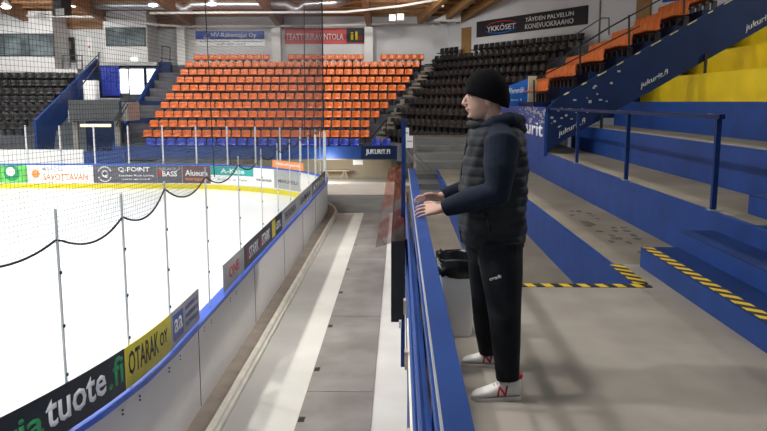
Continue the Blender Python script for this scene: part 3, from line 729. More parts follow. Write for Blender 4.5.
for nm, px0, py0, px1, py1, Yd in (('white box behind, upper one by the grey metal steps', 404, 128, 409, 139, 27.5), ('white box with a small label in front by the grey metal steps', 406, 136, 413, 148, 26.6)):
    a, b = at(px0, py0, y=Yd), at(px1, py1, y=Yd); o = thing('white_box', nm, 'box', (a.x, Yd, b.z)); quick('casing', M_ADW, o, (a.x, b.x, Yd, Yd + .25, b.z, a.z)); quick('label_strip', M_ADG, o, (a.x + .03, b.x - .03, Yd - .006, Yd - .001, (a.z + b.z) / 2, (a.z + b.z) / 2 + .05)); quick('stand', M_GREYM, o, ((a.x + b.x) / 2 - .03, (a.x + b.x) / 2 + .03, Yd + .1, Yd + .16, -.85, b.z))

# ================================================================== LEFT END: booths, entrance, stairs
def wl(px, Y_): return at(px, 100, y=Y_).x
def wz(py, Y_): return at(300, py, y=Y_).z
YB = 46.3
bm = new_bm(); box(bm, -34, wl(57, YB), YB, YW, wz(72, YB), 7.0); box(bm, wl(57, YB), wl(79, YB), YB, YW, wz(73, YB), wz(68.5, YB)); struct(link('wall_booth', bm, M_WALL))
bm = new_bm(); box(bm, wl(107, YB), wl(150, YB), YB, YW, wz(62, YB), 7.0); struct(link('wall_booth', bm, M_WALL))
def window(nm, px0, px1, py0, py1, Yd, mull):
    x0, x1, z0, z1 = wl(px0, Yd), wl(px1, Yd), wz(py1, Yd), wz(py0, Yd)
    o = quick(nm, M_WINF, None, (x0, x1, Yd - .06, Yd - .002, z0, z0 + .07), (x0, x1, Yd - .06, Yd - .002, z1 - .07, z1), *[(xm - .04, xm + .04, Yd - .06, Yd - .002, z0, z1) for xm in [wl(q, Yd) for q in mull]])
    o['kind'] = 'structure'; quick('window_pane', M_WING, o, (x0, x1, Yd - .03, Yd - .003, z0, z1))
window('window_1', -14, 58, 33, 56, YB, (-13, 8, 33, 57)); window('window_2', 109, 149, 27, 46, YB, (110, 116, 129, 148))
# dark door, sign in the recess
d = quick('door_1', M_BLACK, None, (wl(69, YW - .1), wl(77.5, YW - .1), YW - .12, YW - .002, wz(62, YW), wz(37, YW))); struct(d); quick('door_pane', M_GREYL, d, (wl(72.5, YW), wl(75, YW), YW - .13, YW - .121, wz(49, YW), wz(41, YW)))
o = quick('wall_sign', M_ADW, None, (wl(90, YW), wl(95, YW), YW - .03, YW - .002, wz(55, YW), wz(36, YW))); tag(o, 'white notice with a small red cross beside the dark door', 'sign'); quick('red_cross', M_TEXTR, o, (wl(91.7, YW), wl(93.3, YW), YW - .04, YW - .031, wz(48, YW), wz(45.5, YW)))
o = thing('landing_railing', 'black railing on the landing in front of the dark door', 'railing', (wl(72, 46.6), 46.6, 3.2))
bm = new_bm()
for px in (63, 70, 77, 82): bar(bm, at(px, 55, y=46.6), at(px, 70, y=46.6), .05, .05)
link('post', bm, M_BLACK, o)
bm = new_bm(); bar(bm, at(62, 55.5, y=46.6), at(82, 55.5, y=46.6), .05, .05); bar(bm, at(62, 61, y=46.6), at(82, 61, y=46.6), .05, .05); link('rail', bm, M_BLACK, o)
# entrance doors
YE = 45.6
bm = new_bm(); box(bm, wl(100, YE), wl(172, YE), YE, YE + .3, wz(98, YE), wz(62, YE)); struct(link('wall_entrance', bm, M_NAVY))
for i, (a, b, c_) in enumerate(((121.8, 129.5, 93), (130.8, 145, 94), (148.5, 158, 92))):
    d = quick('door_%d' % (i + 2), M_WINF, None, (wl(a - .8, YE), wl(b + .8, YE), YE - .06, YE - .002, wz(99, YE), wz(67, YE))); struct(d)
    quick('door_pane', M_DAY, d, (wl(a, YE), wl(b, YE), YE - .075, YE - .061, wz(c_, YE), wz(69, YE)))
o = quick('blue_curtain', M_SBLU, None, *[(wl(103.5 + i * 1.5, YE), wl(104.9 + i * 1.5, YE), YE - .16 - .04 * (i % 2), YE - .08, wz(96, YE), wz(65.5, YE)) for i in range(12)]); tag(o, 'bright blue curtain hanging left of the glowing entrance doors', 'curtain')
o = quick('exit_sign', emis('sign_light', (.85, 1, .9), 1.2), None, (wl(129.5, YE), wl(136, YE), YB - .12, YB - .002, wz(60.5, YE), wz(56.5, YE))); tag(o, 'small lit sign above the glowing entrance doors', 'sign')
o = quick('entrance_canopy', M_ADG, None, (wl(103, YE), wl(160, YE), YE - .3, YE - .01, wz(65.5, YE), wz(62.3, YE))); tag(o, 'grey ledge above the entrance doors and curtain', 'canopy')
# landing and blue stair walls
bm = new_bm(); box(bm, wl(84, 42), wl(166, 42), 42, YE + .3, -1.5, wz(101, 42)); box(bm, wl(118, 40), wl(150, 40), 40, 42, -1.5, wz(118, 40)); struct(link('landing', bm, M_NAVY))
def stair_wall(nm, lab, x, pts):
    bm = new_bm(); prism(bm, [(p[0], p[1]) for p in pts], 'x', x - .06, x + .06); tag(link(nm, bm, M_BLUE), lab, 'stair wall')
stair_wall('stair_wall', 'blue sloping stair wall beside the black seats at left', -18.2, [(37.8, -.9), (37.8, .70), (46.2, 4.2), (46.2, 2.9), (40, .1), (39.5, -1.2)])
stair_wall('stair_wall', 'blue sloping stair wall at the left end of the orange seats', -14.35, [(38.0, -1.1), (38.0, -.35), (46.4, 4.1), (46.4, .6), (42, -1.1)])
o = quick('white_cabinet', M_ADW, None, (wl(84, 43), wl(96, 43), 43, 43.5, wz(101, 43), wz(80, 43))); tag(o, 'white cabinet left of the blue curtain', 'cabinet')
o = thing('stair_handrail', 'dark handrail climbing to the landing beside the upper booth', 'handrail', (wl(90, 44), 44, 3))
bm = new_bm(); bar(bm, at(85, 68, y=44), at(99, 54, y=44), .05, .05); bar(bm, at(80, 88, y=42), at(99, 62, y=44), .05, .05); bar(bm, at(99, 52, y=44), at(99, 68, y=44), .05, .05); link('rail', bm, M_BLACK, o)
o = thing('upper_handrail', 'dark handrail right of the upper booth above the entrance', 'handrail', (wl(165, 45.4), 45.4, 3.8))
bm = new_bm(); bar(bm, at(162, 46, y=45.75), at(170, 47, y=45.75), .05, .05); bar(bm, at(170, 47, y=45.75), at(170, 62, y=45.75), .05, .05); bar(bm, at(162, 46, y=45.75), at(162, 62, y=45.75), .05, .05); bar(bm, at(160, 58, y=45.75), at(172, 60, y=45.75), .05, .05); link('rail', bm, M_BLACK, o)
# camera platform
o = thing('camera_platform', 'dark grey box shaped platform with a lit golden underside', 'platform', (-15, 37, .7))
a, b = at(68, 100, y=37), at(120, 121, y=37)
quick('front_panel', pm('dark_panel', (.055, .06, .062), .6, .15, 2), o, (a.x, b.x, 37, 37.08, b.z, a.z)); quick('deck', M_GREYM, o, (a.x, b.x, 37.08, 39.5, b.z, b.z + .1))
quick('side_panel', M_ADG, o, (a.x - .05, a.x - .001, 37, 39, b.z - .05, (a.z + b.z) / 2)); quick('end_panel', M_GREYL, o, (b.x + .002, b.x + .3, 37.3, 39, b.z, a.z - .1))
quick('underside_glow', M_STRIP, o, (at(80, 124, y=37.2).x, at(110, 124, y=37.2).x, 37.2, 37.35, wz(127, 37.2), wz(124.2, 37.2)))  # lit golden underside put in as a glowing strip
bm = new_bm(); bar(bm, at(112, 124, y=36.9), at(126, 102, y=36.9), .05, .05); bar(bm, at(116, 126, y=36.9), at(128, 104, y=36.9), .05, .05); link('ladder', bm, M_BLACK, o)
for p in (75, 117): quick('leg', M_GREYL, o, (at(p, 130, y=37.4).x - .12, at(p, 130, y=37.4).x + .12, 37.4, 37.6, -2.2, b.z))
o = quick('player_bench_wall', M_ADW, None, (-26, wl(80, 35.4), 35.4, 35.5, -2.2, wz(150, 35.4))); tag(o, 'white low wall behind the far rink glass at left', 'wall panel')
o = quick('bench_wall_panel', M_BLUE, None, (wl(80.3, 35.4), wl(122, 35.4), 35.4, 35.5, -2.2, wz(151.5, 35.4))); tag(o, 'blue low wall panel beside the white low wall', 'wall panel')
bm = new_bm(); box(bm, -34, -13.5, 37.6, 37.7, -2.2, -.9); struct(link('wall_stand_front', bm, M_GREYL))

# ================================================================== BACK WALL: banners, pilasters, beams, duct
def banner(lab, px0, px1, py0, py1, mat, Yd=YW - .1):
    o = thing('banner', lab, 'banner', ((wl(px0, Yd) + wl(px1, Yd)) / 2, Yd, wz(py1, Yd))); quick('cloth', mat, o, (wl(px0, Yd), wl(px1, Yd), Yd, YW - .002, wz(py1, Yd), wz(py0, Yd))); return o
def btext(o, body, px0, px1, py0, py1, mat, Yd=YW - .1): return text('lettering', body, (wl(px0, Yd), Yd, wz(py1, Yd)), X, Z, wl(px1, Yd) - wl(px0, Yd), wz(py0, Yd) - wz(py1, Yd), mat, o)
o = banner('blue and white banner with small dark text on the back wall', 198, 266.5, 30.5, 46, M_ADW); quick('blue_field', M_ADB, o, (wl(198.3, YW), wl(266.2, YW), YW - .11, YW - .101, wz(39.3, YW), wz(31, YW)))
btext(o, 'MV-Rakentajat Oy', 213, 258, 32.6, 38.4, M_TEXTW, YW - .112); btext(o, 'Rakennustyöt  saneeraukset', 202, 264, 40.5, 42.4, M_ADDG); btext(o, 'puh. 050 1234', 219, 247, 43.2, 45, M_ADDG)
bm = new_bm(); bar(bm, (wl(206, YW), YW - .113, wz(38, YW)), (wl(211, YW), YW - .113, wz(32.5, YW)), .05, .02); bar(bm, (wl(206, YW), YW - .113, wz(38, YW)), (wl(212, YW), YW - .113, wz(38, YW)), .02, .04); link('emblem', bm, M_TEXTW, o)
o = banner('red banner with white capitals and a black end on the back wall', 286, 364.5, 28.5, 43.8, M_ADR); quick('black_field', M_ADNB, o, (wl(347, YW), wl(364.4, YW), YW - .11, YW - .101, wz(43, YW), wz(28.6, YW)))
btext(o, 'TEATTERIRAVINTOLA', 287, 344, 33.5, 40, M_TEXTW, YW - .102); btext(o, 'il', 351, 358, 31.5, 40, M_TEXTY, YW - .112); btext(o, 'o', 358.5, 362.8, 35.6, 40, M_TEXTR, YW - .112)
# YKKOSET banner on the right hand wall
c = at(477.3, 37.7, y=46.0); Uh = Uw; L_ = 9.05
o = thing('banner', 'black banner with a red and blue swoosh on the right white wall', 'banner', tuple(c))
def wpt(s, z, off=.03): p = Vector((c.x, c.y, z)) + Uh * s + Nw * off; return p
bm = new_bm(); m_ = wpt(L_ / 2, 5.83, .04); obox(bm, m_, Uh, Nw, Z, L_ / 2, .03, .45); link('cloth', bm, M_ADNB, o)
text('lettering', 'YKKÖSET', wpt(1.0, 5.62, .072), Uh, Z, 2.6, .36, M_TEXTW, o); text('lettering', 'TÄYDEN PALVELUN', wpt(4.4, 5.88, .072), Uh, Z, 3.7, .27, M_TEXTW, o); text('lettering', 'KONEVUOKRAAMO', wpt(4.4, 5.50, .072), Uh, Z, 3.7, .27, M_TEXTW, o)
for mm_, sg in ((M_TEXTR, 1), (M_TEXTB, -1)):
    bm = new_bm(); tube(bm, [wpt(2.3 + 1.5 * math.cos(t), 5.8 + sg * .32 * math.sin(t), .08) for t in [math.pi * (.08 + .84 * i / 12) for i in range(13)]], [.01 + .03 * math.sin(math.pi * i / 12) for i in range(13)], 6); link('swoosh', bm, mm_ if sg > 0 else M_SKYBL, o)
bm = new_bm(); q = wpt(-1.05, 5.3, .02); obox(bm, (q.x, q.y, 5.05), Uh, Nw, Z, .5, .04, 1.0); struct(link('door_5', bm, M_BROWN))
bm = new_bm(); q = W0 + Uw * 15.6; obox(bm, (q.x, q.y, 5.3), Uw, Nw, Z, .38, .14, 2.8); tag(link('brown_pillar', bm, M_BROWN), 'brown wooden pillar on the white wall above the orange seats', 'pillar')
bm = new_bm(); q = W0 + Uw * 12.9; q = q + Nw * .034; obox(bm, (q.x, q.y, 5.8), Uw, Nw, Z, .03, .03, 2.4); tag(link('drain_pipe', bm, M_GREYL), 'thin vertical grey pipe right of the black banner', 'pipe')
q = W0 + Uw * 17.5 + Nw * .05; bm = new_bm(); obox(bm, (q.x, q.y, 6.4), Uw, Nw, Z, .9, .02, .5); tag(link('blue_sign', bm, M_ADB), 'small blue sign at the top edge right of the brown pillar', 'sign')
# pilasters
for px0, px1, lab in ((-24, -17, 'at the far left'), (179, 187, 'left of the blue and white banner'), (273, 281.5, 'between the two banners'), (364.8, 373, 'right of the red banner')):
    if px0 < 0: continue
    o = quick('pilaster', M_WHITE, None, (wl(px0, 47.9), wl(px1, 47.9), 47.9, YW - .002, 3.8, 6.2)); tag(o, 'white pilaster on the back wall ' + lab, 'pilaster')
# glulam beams under the roof above the pilasters, joists, fascia boards
def roofz(y): return 6.9 + (YW + .3 - y) * (10.6 - 6.9) / (YW + .3 - 14)
BX = [-31.5, -26.9, -22.4, -17.7, -12.9, -7.45, -1.9]
for i, xc in enumerate(BX):
    bm = new_bm(); z_ = lambda y: roofz(y) - .02
    prism(bm, [(48.4, 6.15), (48.4, z_(48.4)), (20, z_(20)), (20, z_(20) - .9), (46.2, z_(46.2) - .75)], 'x', xc - .16, xc + .16)
    tag(link('roof_beam', bm, M_BEAM), 'brown laminated roof beam meeting the back wall, %s from the right' % ORD[len(BX) - i], 'beam', 'laminated roof beams')
bm = new_bm()
for i in range(11):
    y = 48.0 - i * 1.2; box(bm, -34, 6, y - .05, y + .05, roofz(y) - .16, roofz(y) - .01)
tag(link('roof_purlins', bm, M_BEAM), 'thin brown purlins running across the wooden roof', 'purlins')
for fa, fb, lab in ((wl(57, YB) + .01, wl(107, YB) - .01, 'above the dark door'), (wl(150, YB) + .01, wl(189, 48.3), 'right of the upper booth'), (-7.27, wl(285, 48.3), 'between the banners')):
    o = quick('fascia_board', M_BEAM, None, (fa, fb, 48.3, YW - .01, wz(28, 48.3), wz(17.5, 48.3))); tag(o, 'brown wooden fascia board under the roof ' + lab, 'beam')
for xa, xb, lab in ((1.2, 3.6, 'left'), (2.6, 5.2, 'middle'), (3.6, 6.8, 'right')):
    bm = new_bm(); bar(bm, (xa, 47.8, roofz(47.8) - .45), (xb, 36, roofz(36) - .45), .3, .45); tag(link('corner_rafter', bm, M_BROWN), 'orange brown rafter sloping up from the wall corner, %s one' % lab, 'beam', 'corner rafters')
bm = new_bm(); prism(bm, [(at(432, 21, y=46.5).x, at(432, 21, y=46.5).z), (at(461, 7, y=46.5).x, at(461, 7, y=46.5).z), (at(461, 22, y=46.5).x, at(461, 22, y=46.5).z)], 'y', 46.5, 46.62); tag(link('gusset_panel', bm, M_WHITE), 'white triangular panel under the roof at the wall corner', 'panel')
# pipes and duct
def pipe(nm, lab, pts, r, mat, n=8): bm = new_bm(); tube(bm, pts, r, n); return tag(link(nm, bm, mat, None, True), lab, 'pipe')
pipe('cable_pipe', 'thin white pipe running across the back wall above the banners', [at(-15, 15, y=46.1), at(100, 17, y=46.1), at(160, 25, y=46.1), at(186, 26.5, y=47.7), at(330, 25.5, y=47.7), at(438, 22, y=47.7)], .07, M_WHITE)
pipe('roof_pipe', 'white pipe under the wooden roof above the red banner', [at(150, 13, y=43.5), at(240, 12.5, y=43.5), at(345, 12, y=43.5), at(400, 6, y=43), at(470, -6, y=42.5)], .07, M_WHITE)
bm = new_bm(); tube(bm, [at(p, q, y=44.5) for p, q in ((80, 4), (120, 5), (176, 4.5), (182, 9), (186, 9), (193, 4.5), (240, 4), (286, 4), (294, 9), (299, 9), (305, 4), (335, 3), (350, -2))], .27, 14)
tag(link('ventilation_duct', bm, M_FOIL, None, True), 'silver ventilation duct with two dips under the roof', 'duct')
bm = new_bm(); obox(bm, at(62, 6.5, y=36), Vector((.9, -.4, 0)), Vector((.4, .9, .1)), Z, .28, .3, .42)
sp = tag(link('loudspeaker', bm, M_BLACK), 'black loudspeaker hanging from the roof at upper left', 'loudspeaker'); bm = new_bm(); obox(bm, at(60, 12, y=35.5), Vector((.9, -.4, 0)), Vector((.4, .9, .1)), Z, .26, .02, .15); link('grille', bm, M_GREYL, sp)
for i, (px, py, lab) in enumerate(((6, 6, 'leftmost, at the edge of the roof'), (74, 4, 'right of the black loudspeaker'), (153, 4, 'above the upper booth'), (212, 3, 'above the blue and white banner'))):
    q = at(px, py, y=42.5); o = thing('roof_lamp', 'round roof lamp glowing white, ' + lab, 'lamp', tuple(q), 'round roof lamps')
    bm = new_bm(); rings = [ringverts(bm, q + Z * dz, X, Y, r, r, 16) for dz, r in ((.3, .08), (.18, .2), (-.02, .27))]; skin_rings(bm, rings); link('housing', bm, M_ALU, o, True)
    bm = new_bm(); ellipsoid(bm, q - Z * .05, (.25, .25, .1), 16); link('lens', bm, M_LAMP, o, True)
o = thing('twin_floodlight', 'twin square white floodlight under the roof above the plain wall', 'lamp', tuple(at(396, 18, y=44)))
quick('hanger', M_BLACK, o, (at(396, 18, y=44).x - .02, at(396, 18, y=44).x + .02, 43.98, 44.02, at(396, 18, y=44).z + .1, roofz(44)))
for p in (392.5, 400.5):
    q = at(p, 18 - (p - 392) * .1, y=44); bm = new_bm(); obox(bm, q, X, Vector((0, .9, -.4)), Vector((0, .4, .9)), .2, .06, .2); link('lamp_head', bm, M_ADW, o)
    bm = new_bm(); obox(bm, q - Vector((0, .06, -.027)), X, Vector((0, .9, -.4)), Vector((0, .4, .9)), .15, .006, .15); link('lens', bm, emis('flood_lens', (1, .98, .94), 1.1), o)
o = thing('pendant_lamp', 'small white pendant lamp under the roof right of the floodlight', 'lamp', tuple(at(443, 5, y=43)))
q = at(443, 5, y=43); bm = new_bm(); ellipsoid(bm, q, (.09, .09, .12), 10); link('lamp_shade', bm, M_ADW, o, True); bm = new_bm(); tube(bm, [q + Z * .1, q + Z * .9], .012, 6); link('cord', bm, M_BLACK, o)

# ================================================================== THE MAN
man = thing('person', 'person in black beanie, quilted vest and dark trousers with both hands on the barrier', 'person', (.55, 4.3, 0))
def A(px, py, y): return at(px, py, y=y)
YM = 4.3
# body: one continuous figure
bm = new_bm()
ellipsoid(bm, A(488, 92, YM), (.098, .076, .115), 20)
face = [(87, 467.5, 500, .066), (91, 466.8, 500, .069), (94.5, 466.9, 500, .069), (98, 466.6, 498, .068), (101.5, 466.9, 497, .067), (105, 467.4, 496, .064), (108.5, 467.4, 495, .060), (112, 468.4, 494, .054), (115.5, 469.2, 492, .046), (118.2, 471.2, 489, .036), (119.6, 474, 486, .022)]
rings = []
for py, f, b, hw in face:
    p, q = A(f, py, YM), A(b, py, YM); cx = (p.x + q.x) / 2; r = []
    for i in range(28):
        t = 2 * math.pi * i / 28; ct, st_ = math.cos(t), math.sin(t); wfac = 1 - .18 * max(0, ct)
        r.append(bm.verts.new((cx - abs(q.x - p.x) / 2 * math.copysign(abs(ct) ** .85, ct), YM + hw * wfac * math.copysign(abs(st_) ** .8, st_), p.z)))
    rings.append(r)
skin_rings(bm, rings)
tube(bm, [A(468.5, 95, YM), A(465.2, 100, YM), A(463.9, 103.2, YM), A(466.5, 105.6, YM)], [.010, .0125, .0155, .009], 10)
ellipsoid(bm, A(464.6, 103.1, YM), (.0115, .013, .0115), 10)
for s in (-1, 1): ellipsoid(bm, A(466.3, 104, YM) + Vector((0, s * .012, 0)), (.014, .010, .008), 8)
tube(bm, [A(472.6, 96, YM - .05), A(469.2, 95.5, YM - .026), A(468.6, 96, YM), A(469.2, 95.5, YM + .026), A(472.6, 96, YM + .05)],   .006, 8)
ellipsoid(bm, A(470.4, 116.3, YM), (.016, .02, .013), 10)
ellipsoid(bm, A(467.0, 108.2, YM), (.008, .022, .006), 10); ellipsoid(bm, A(467.3, 110.4, YM), (.008, .02, .006), 10)
for s in (-1, 1):
    ellipsoid(bm, A(487, 101.5, YM) + Vector((0, s * .075, 0)), (.017, .009, .030), 12, Matrix.Rotation(-.25, 4, 'Y'))
tube(bm, [A(489, 105, YM), A(491.5, 116, YM), A(496, 128, YM), A(498, 140, YM)], [.058, .060, .064, .09], 16)
ellipsoid(bm, A(495, 165, YM), (.13, .17, .22), 18); ellipsoid(bm, A(493, 225, YM), (.12, .15, .17), 18)
SHN, ELN, WRN = A(503, 143, 4.09), A(496, 192, 4.04), A(443, 208.5, 4.12)
SHF, ELF, WRF = A(499, 143, 4.51), A(482, 186, 4.56), A(441, 196.5, 4.42)
for s_, e_, w_ in ((SHN, ELN, WRN), (SHF, ELF, WRF)):
    tube(bm, [A(496, 145, YM), s_, (s_ + e_) / 2, e_, (e_ + w_) / 2, w_], [.07, .055, .046, .042, .036, .029], 12)
HN, KN, AN = A(500, 250, 4.19), A(505, 318, 4.06), A(508, 385, 4.03)
HF, KF, AF = A(489, 250, 4.42), A(487, 318, 4.53), A(489, 355, 4.57)
for h_, k_, a_ in ((HN, KN, AN), (HF, KF, AF)):
    tube(bm, [h_ + Z * .05, h_, (h_ + k_) / 2, k_, (k_ * .6 + a_ * .4), a_], [.085, .08, .07, .05, .045, .024], 12)
def hand(wr, sgn, tip_z, roll, fx_):
    """palm, four unequal bent fingers and a thumb; the thumb side is up"""
    fwd = Vector((-1, 0, -.10)).normalized(); lat = Vector((0, sgn * math.cos(roll), math.sin(roll))); nrm = fwd.cross(lat)
    p0 = wr + fwd * .012
    rows = []
    for d, wd, th in ((-.02, .025, .021), (.0, .028, .020), (.03, .036, .017), (.062, .040, .0145), (.082, .038, .011)):
        rows.append(ringverts(bm, p0 + fwd * d, lat, nrm, wd, th, 14, 2.6))
    skin_rings(bm, rows)
    for o_, L, r in ((-.033, .056, .0070), (-.0115, .070, .0077), (.0115, .074, .0080), (.034, .066, .0078)):
        b = p0 + fwd * .072 + lat * o_; dn = Vector((0, 0, -1))
        p1 = b + (fwd + lat * o_ * 5).normalized() * L * .5; p2 = p1 + (fwd + dn * .30).normalized() * L * .3; p3 = p2 + (fwd + dn * .55).normalized() * L * .28
        for q in (p1, p2, p3):
            lo = 1.0 + .009
            if q.z < lo and q.x < .16: q.z = lo
        tube(bm, [b - fwd * .02, b, p1, p2, p3], [r * 1.05, r * 1.1, r, r * .93, r * .7], 8)
    b = p0 + fwd * .018 + lat * .030
    tube(bm, [b - lat * .012, b + fwd * .025 + lat * .018, b + fwd * .052 + lat * .026, b + fwd * .072 + lat * .024], [.014, .0125, .0105, .007], 8)
hand(WRN, 1, 1.0, math.radians(38), 0); hand(WRF, -1, 1.0, math.radians(30), 0)
body = link('body', bm, M_SKIN, man, True); fuse(body, .0036, 2, .5)
# eyes, brows, lips
for s in (-1, 1):
    bm = new_bm(); ellipsoid(bm, A(469.6, 97.6, YM) + Vector((.006, s * .033, 0)), (.010, .012, .0060), 12); e = link('eye', bm, M_EYEW, man, True)
    bm = new_bm(); ellipsoid(bm, A(469.6, 97.6, YM) + Vector((-.0025, s * .034, 0)), (.0025, .0055, .005), 10); link('iris', bm, M_IRIS, e, True)
    bm = new_bm(); tube(bm, [A(467.9, 95.6, YM + s * .016), A(468.3, 95.2, YM + s * .034), A(472.2, 96, YM + s * .056)], [.003, .004, .0025], 6); link('eyebrow', bm, M_HAIR, man, True)
bm = new_bm(); tube(bm, [A(468.6, 109.4, YM - .024), A(466.2, 109.2, YM - .008), A(466.2, 109.2, YM + .008), A(468.6, 109.4, YM + .024)], [.003, .0055, .0055, .003], 8); link('lips', bm, M_LIP, man, True)
# beanie
bm = new_bm(); cen = A(487.5, 92, YM)
prof = [(101.5, 469.0, 508.5, .085), (100.5, 466.3, 509.2, .094), (95, 465.2, 510.0, .099), (89, 465.6, 509.8, .100), (83, 467.3, 508.6, .097), (77.5, 470.5, 505.5, .086), (73, 474.5, 501, .070), (70, 479.5, 495.5, .046), (68.6, 484, 491, .022)]
rings = []
for j, (py, f, b, hw) in enumerate(prof):
    p, q = A(f, py, YM), A(b, py, YM); cx = (p.x + q.x) / 2; hx = (q.x - p.x) / 2; tilt = (.34, .30, .26, .22, .17, .12, .08, .04, 0)[j]; r = []
    for i in range(96):
        t = 2 * math.pi * i / 96; rib = 1 + .006 * math.cos(t * 48) * (1 if j < 7 else 0); ex = -hx * math.cos(t) * rib
        r.append(bm.verts.new((cx + ex, YM + hw * math.sin(t) * rib, p.z - tilt * ex)))
    rings.append(r)
skin_rings(bm, rings); link('beanie', bm, M_BEANIE, man, True)
# hooded jacket under the vest: sleeves and hood
bm = new_bm()
tube(bm, [A(499, 138, 4.2), SHN + Vector((-.005, .0, -.01)), (SHN + ELN) / 2 + Vector((.0, -.01, 0)), ELN + Vector((.005, 0, -.005)), (ELN * .55 + WRN * .45), WRN * .9 + ELN * .1, WRN + Vector((.006, 0, 0))], [.085, .097, .089, .081, .067, .051, .046], 18)
tube(bm, [A(497, 138, 4.4), SHF, (SHF + ELF) / 2, ELF, (ELF * .5 + WRF * .5), WRF + Vector((.004, 0, 0))], [.085, .092, .084, .075, .061, .043], 18)
ellipsoid(bm, A(496, 150, YM), (.15, .19, .13), 18)
tube(bm, [A(481, 128, YM - .075), A(494, 122, YM - .098), A(509, 119.5, YM - .075), A(517, 121.5, YM), A(509, 119, YM + .075), A(494, 121.5, YM + .098), A(481, 127, YM + .075)], [.026, .040, .048, .054, .048, .040, .026], 12, flat=.85)
tube(bm, [A(505, 128, YM), A(516, 130, YM), A(521, 136, YM)], [.09, .075, .05], 12)
tube(bm, [A(488, 130, YM), A(489, 121, YM)], [.105, .078], 18, flat=.9)
jk = link('hooded_jacket', bm, M_JACK, man, True); fuse(jk, .007, 4)
for s_, pts in ((-1, [(487, 122), (482, 130), (480, 144)]), (1, [(484, 121), (478, 129), (475, 143)])):
    bm = new_bm(); tube(bm, [A(p, q, YM + s_ * .05 - .03) for p, q in pts], .0035, 6); link('hood_cord', bm, M_JACK, jk, True)
# quilted vest
vrows = [(126, 474, 515, .125), (130, 469.5, 520, .172), (136, 467.3, 523.5, .192), (143, 466, 525.5, .198), (150, 465.4, 526.6, .198), (158, 463.3, 527.0, .200), (167, 461.8, 527.2, .204), (176, 460.8, 527, .207), (185, 459.8, 526.4, .208), (194, 459, 526, .208), (203, 458.4, 525.6, .207), (212, 458.3, 525.4, .206), (221, 458.8, 525.2, .205), (230, 459.6, 525, .204), (238, 460.8, 524.6, .203), (243, 462, 524, .2)]
def vlerp(py):
    for r0, r1 in zip(vrows, vrows[1:]):
        if r0[0] <= py <= r1[0]:
            t = (py - r0[0]) / (r1[0] - r0[0]); return [r0[i] + (r1[i] - r0[i]) * t for i in range(1, 4)]
bm = new_bm(); rings = []; N_ = 120; py = 126.; step = 117 / N_
for j in range(N_ + 1):
    pp = min(243, 126 + j * step); f, b, hw = vlerp(pp); p, q = A(f, pp, YM), A(b, pp, YM); cx, hx = (p.x + q.x) / 2, (q.x - p.x) / 2
    puff = -.007 * (1 - abs(math.sin(math.pi * (pp - 126) / 9.6)) ** .5)
    if pp > 240: puff = -.004
    r = []
    for i in range(56):
        t = 2 * math.pi * i / 56; ct, st_ = math.cos(t), math.sin(t); e = 2 / 2.7
        wob = .004 * math.sin(5 * t + pp * .21) + .003 * math.sin(11 * t - pp * .13)
        r.append(bm.verts.new((cx - (hx + puff + wob) * math.copysign(abs(ct) ** e, ct), YM + (hw + puff + wob) * math.copysign(abs(st_) ** e, st_), p.z)))
    rings.append(r)
skin_rings(bm, rings); vest = link('quilted_vest', bm, M_VEST, man, True)
bm = new_bm(); tube(bm, [A(vlerp(q)[0] + .2, q, YM) for q in (127, 135, 150, 170, 190, 212, 230, 242)], .006, 6); link('zip', bm, M_BLACK, vest, True)
bm = new_bm(); tube(bm, [A(486, 213, YM - .205), A(488, 222, YM - .207), A(490, 231, YM - .205)], .006, 6); link('pocket', bm, M_BLACK, vest, True)
bm = new_bm(); tube(bm, [A(486, 127, YM - .085), A(476, 125, YM - .07), A(470, 123.5, YM - .03), A(468.5, 123.5, YM - .004)], [.018, .021, .019, .014], 12); tube(bm, [A(486, 127, YM + .085), A(476, 124.5, YM + .07), A(470, 123, YM + .03), A(468.5, 123, YM + .004)], [.018, .021, .019, .014], 12); link('collar', bm, M_VEST, vest, True)
# trousers
bm = new_bm()
for h_, k_, a_, rr in ((HN, KN, AN, 1.0), (HF, KF, AF, .98)):
    a2 = a_ + (k_ - a_) * .075
    tube(bm, [h_ + Z * .06, h_ + Vector((.0, 0, -.02)), h_ * .62 + k_ * .38, h_ * .3 + k_ * .7, k_, k_ * .6 + a_ * .4, k_ * .25 + a_ * .75, a2], [q * rr for q in (.13, .128, .117, .1, .088, .079, .068, .064)], 20, flat=1.)
ellipsoid(bm, A(494, 246, YM), (.165, .19, .13), 20); tube(bm, [A(493, 232, YM), A(493, 250, YM)], [.15, .16], 20, flat=1.1)
tr = link('trousers', bm, M_TROU, man, True); fuse(tr, .008, 4)
text('trouser_mark', 'craft', A(489.5, 281, 4.018), Vector((1, 0, .28)), Z, .065, .02, M_TEXTW, tr, lift=.002)
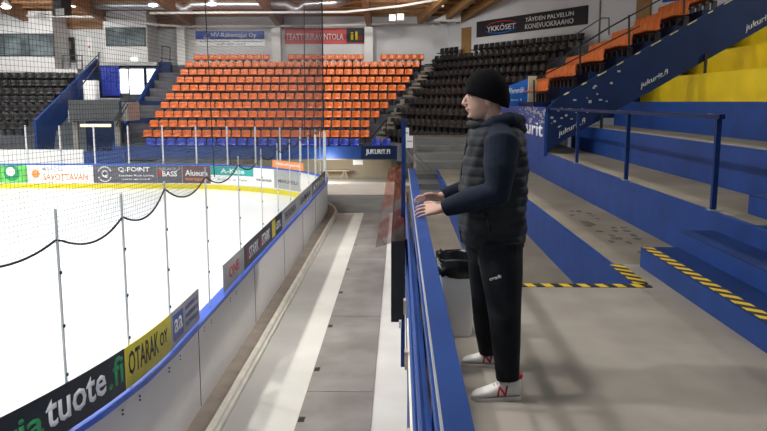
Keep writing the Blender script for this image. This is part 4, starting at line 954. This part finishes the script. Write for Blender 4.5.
# shoes
def shoe(toe, heel, ank, lab):
    """high-top trainer from heel to toe on the floor"""
    ax = (toe - heel); L = ax.length; ax.normalize(); sd = Vector((-ax.y, ax.x, 0)); b = Vector((heel.x, heel.y, 0))
    prof_u = [(0.0, .034, .02, .115), (.04, .040, .02, .142), (.10, .042, .02, .148), (.18, .042, .02, .146), (.26, .041, .02, .138), (.36, .040, .02, .112), (.46, .043, .02, .086), (.60, .047, .02, .070), (.75, .048, .02, .057), (.86, .044, .018, .050), (.93, .036, .018, .043), (.98, .024, .018, .036), (1.0, .010, .02, .028)]
    bm = new_bm(); rings = []
    prof_u = [(t_, hw_, z0_, .02 + (z1_ - .02) * 1.16) for t_, hw_, z0_, z1_ in prof_u]
    def top(t):
        for a_, b_ in zip(prof_u, prof_u[1:]):
            if a_[0] <= t <= b_[0]: return a_[3] + (b_[3] - a_[3]) * (t - a_[0]) / (b_[0] - a_[0])
    for t, hw, z0, z1 in prof_u:
        c_ = b + ax * t * L; r = []
        for i in range(20):
            a_ = 2 * math.pi * i / 20; sx = math.cos(a_); sz = math.sin(a_); zz = (z0 + z1) / 2 + (z1 - z0) / 2 * math.copysign(abs(sz) ** .7, sz)
            pinch = 1 - .25 * max(0, (zz - .06) / .08); r.append(bm.verts.new(c_ + sd * hw * pinch * math.copysign(abs(sx) ** .75, sx) + Z * zz))
        rings.append(r)
    skin_rings(bm, rings); sh = link('shoe', bm, M_SHOE, man, True)
    bm = new_bm(); rows = []
    for t, hw in ((-.025, .012), (-.01, .026), (.02, .036), (.08, .042), (.16, .043), (.25, .042), (.35, .042), (.45, .045), (.55, .048), (.65, .05), (.74, .0495), (.82, .0465), (.89, .041), (.95, .032), (.99, .021), (1.015, .007)):
        c_ = b + ax * t * L; up_ = .004 * max(0, (t - .8) / .2) ** 2
        rows.append([bm.verts.new(c_ + sd * s_ * hw + Z * (z_ + up_)) for s_, z_ in ((-1, 0.001), (1, 0.001), (1.0, .017), (.94, .022), (-.94, .022), (-1.0, .017))])
    skin_rings(bm, rows); link('sole', bm, M_SOLE, sh)
    bm = new_bm(); rows = [ringverts(bm, b + ax * (.14 * L) + Z * (z_ + .022), ax, sd, .052 - q_, .0415 - q_, 18, 2.3) for z_, q_ in ((.100, .001), (.108, 0), (.118, .0005), (.128, .002))]; skin_rings(bm, rows)
    link('collar_trim', bm, M_RED, sh, True)
    bm = new_bm()
    for i in range(5):
        t = .31 + .06 * i; z_ = top(t); c_ = b + ax * t * L; tube(bm, [c_ - sd * .032 + Z * (z_ - .022), c_ - sd * .020 + Z * (z_ - .003), c_ + Z * (z_ + .003), c_ + sd * .020 + Z * (z_ - .003), c_ + sd * .032 + Z * (z_ - .022)], .0048, 6)
    link('laces', bm, M_SOLE, sh, True)
    side = -sd if sd.y > 0 else sd
    n = text('letter_mark', 'N', (0, 0, 0), X, Z, 1, 1, M_RED, sh)
    xr = ax if ax.x > 0 else -ax
    for v in n.data.vertices:
        u, h_, q = v.co.x, v.co.z, v.co.y
        v.co = b + ax * L * .42 + xr * (u - .5) * .052 + side * (.0475 - .008 * h_ - q * .2) + Z * (.032 + .056 * h_) + xr * .010 * h_
shoe(Vector((.405, 4.02, 0)), Vector((.672, 4.05, 0)), AN, 'near'); shoe(Vector((.395, 4.59, 0)), Vector((.66, 4.56, 0)), AF, 'far')
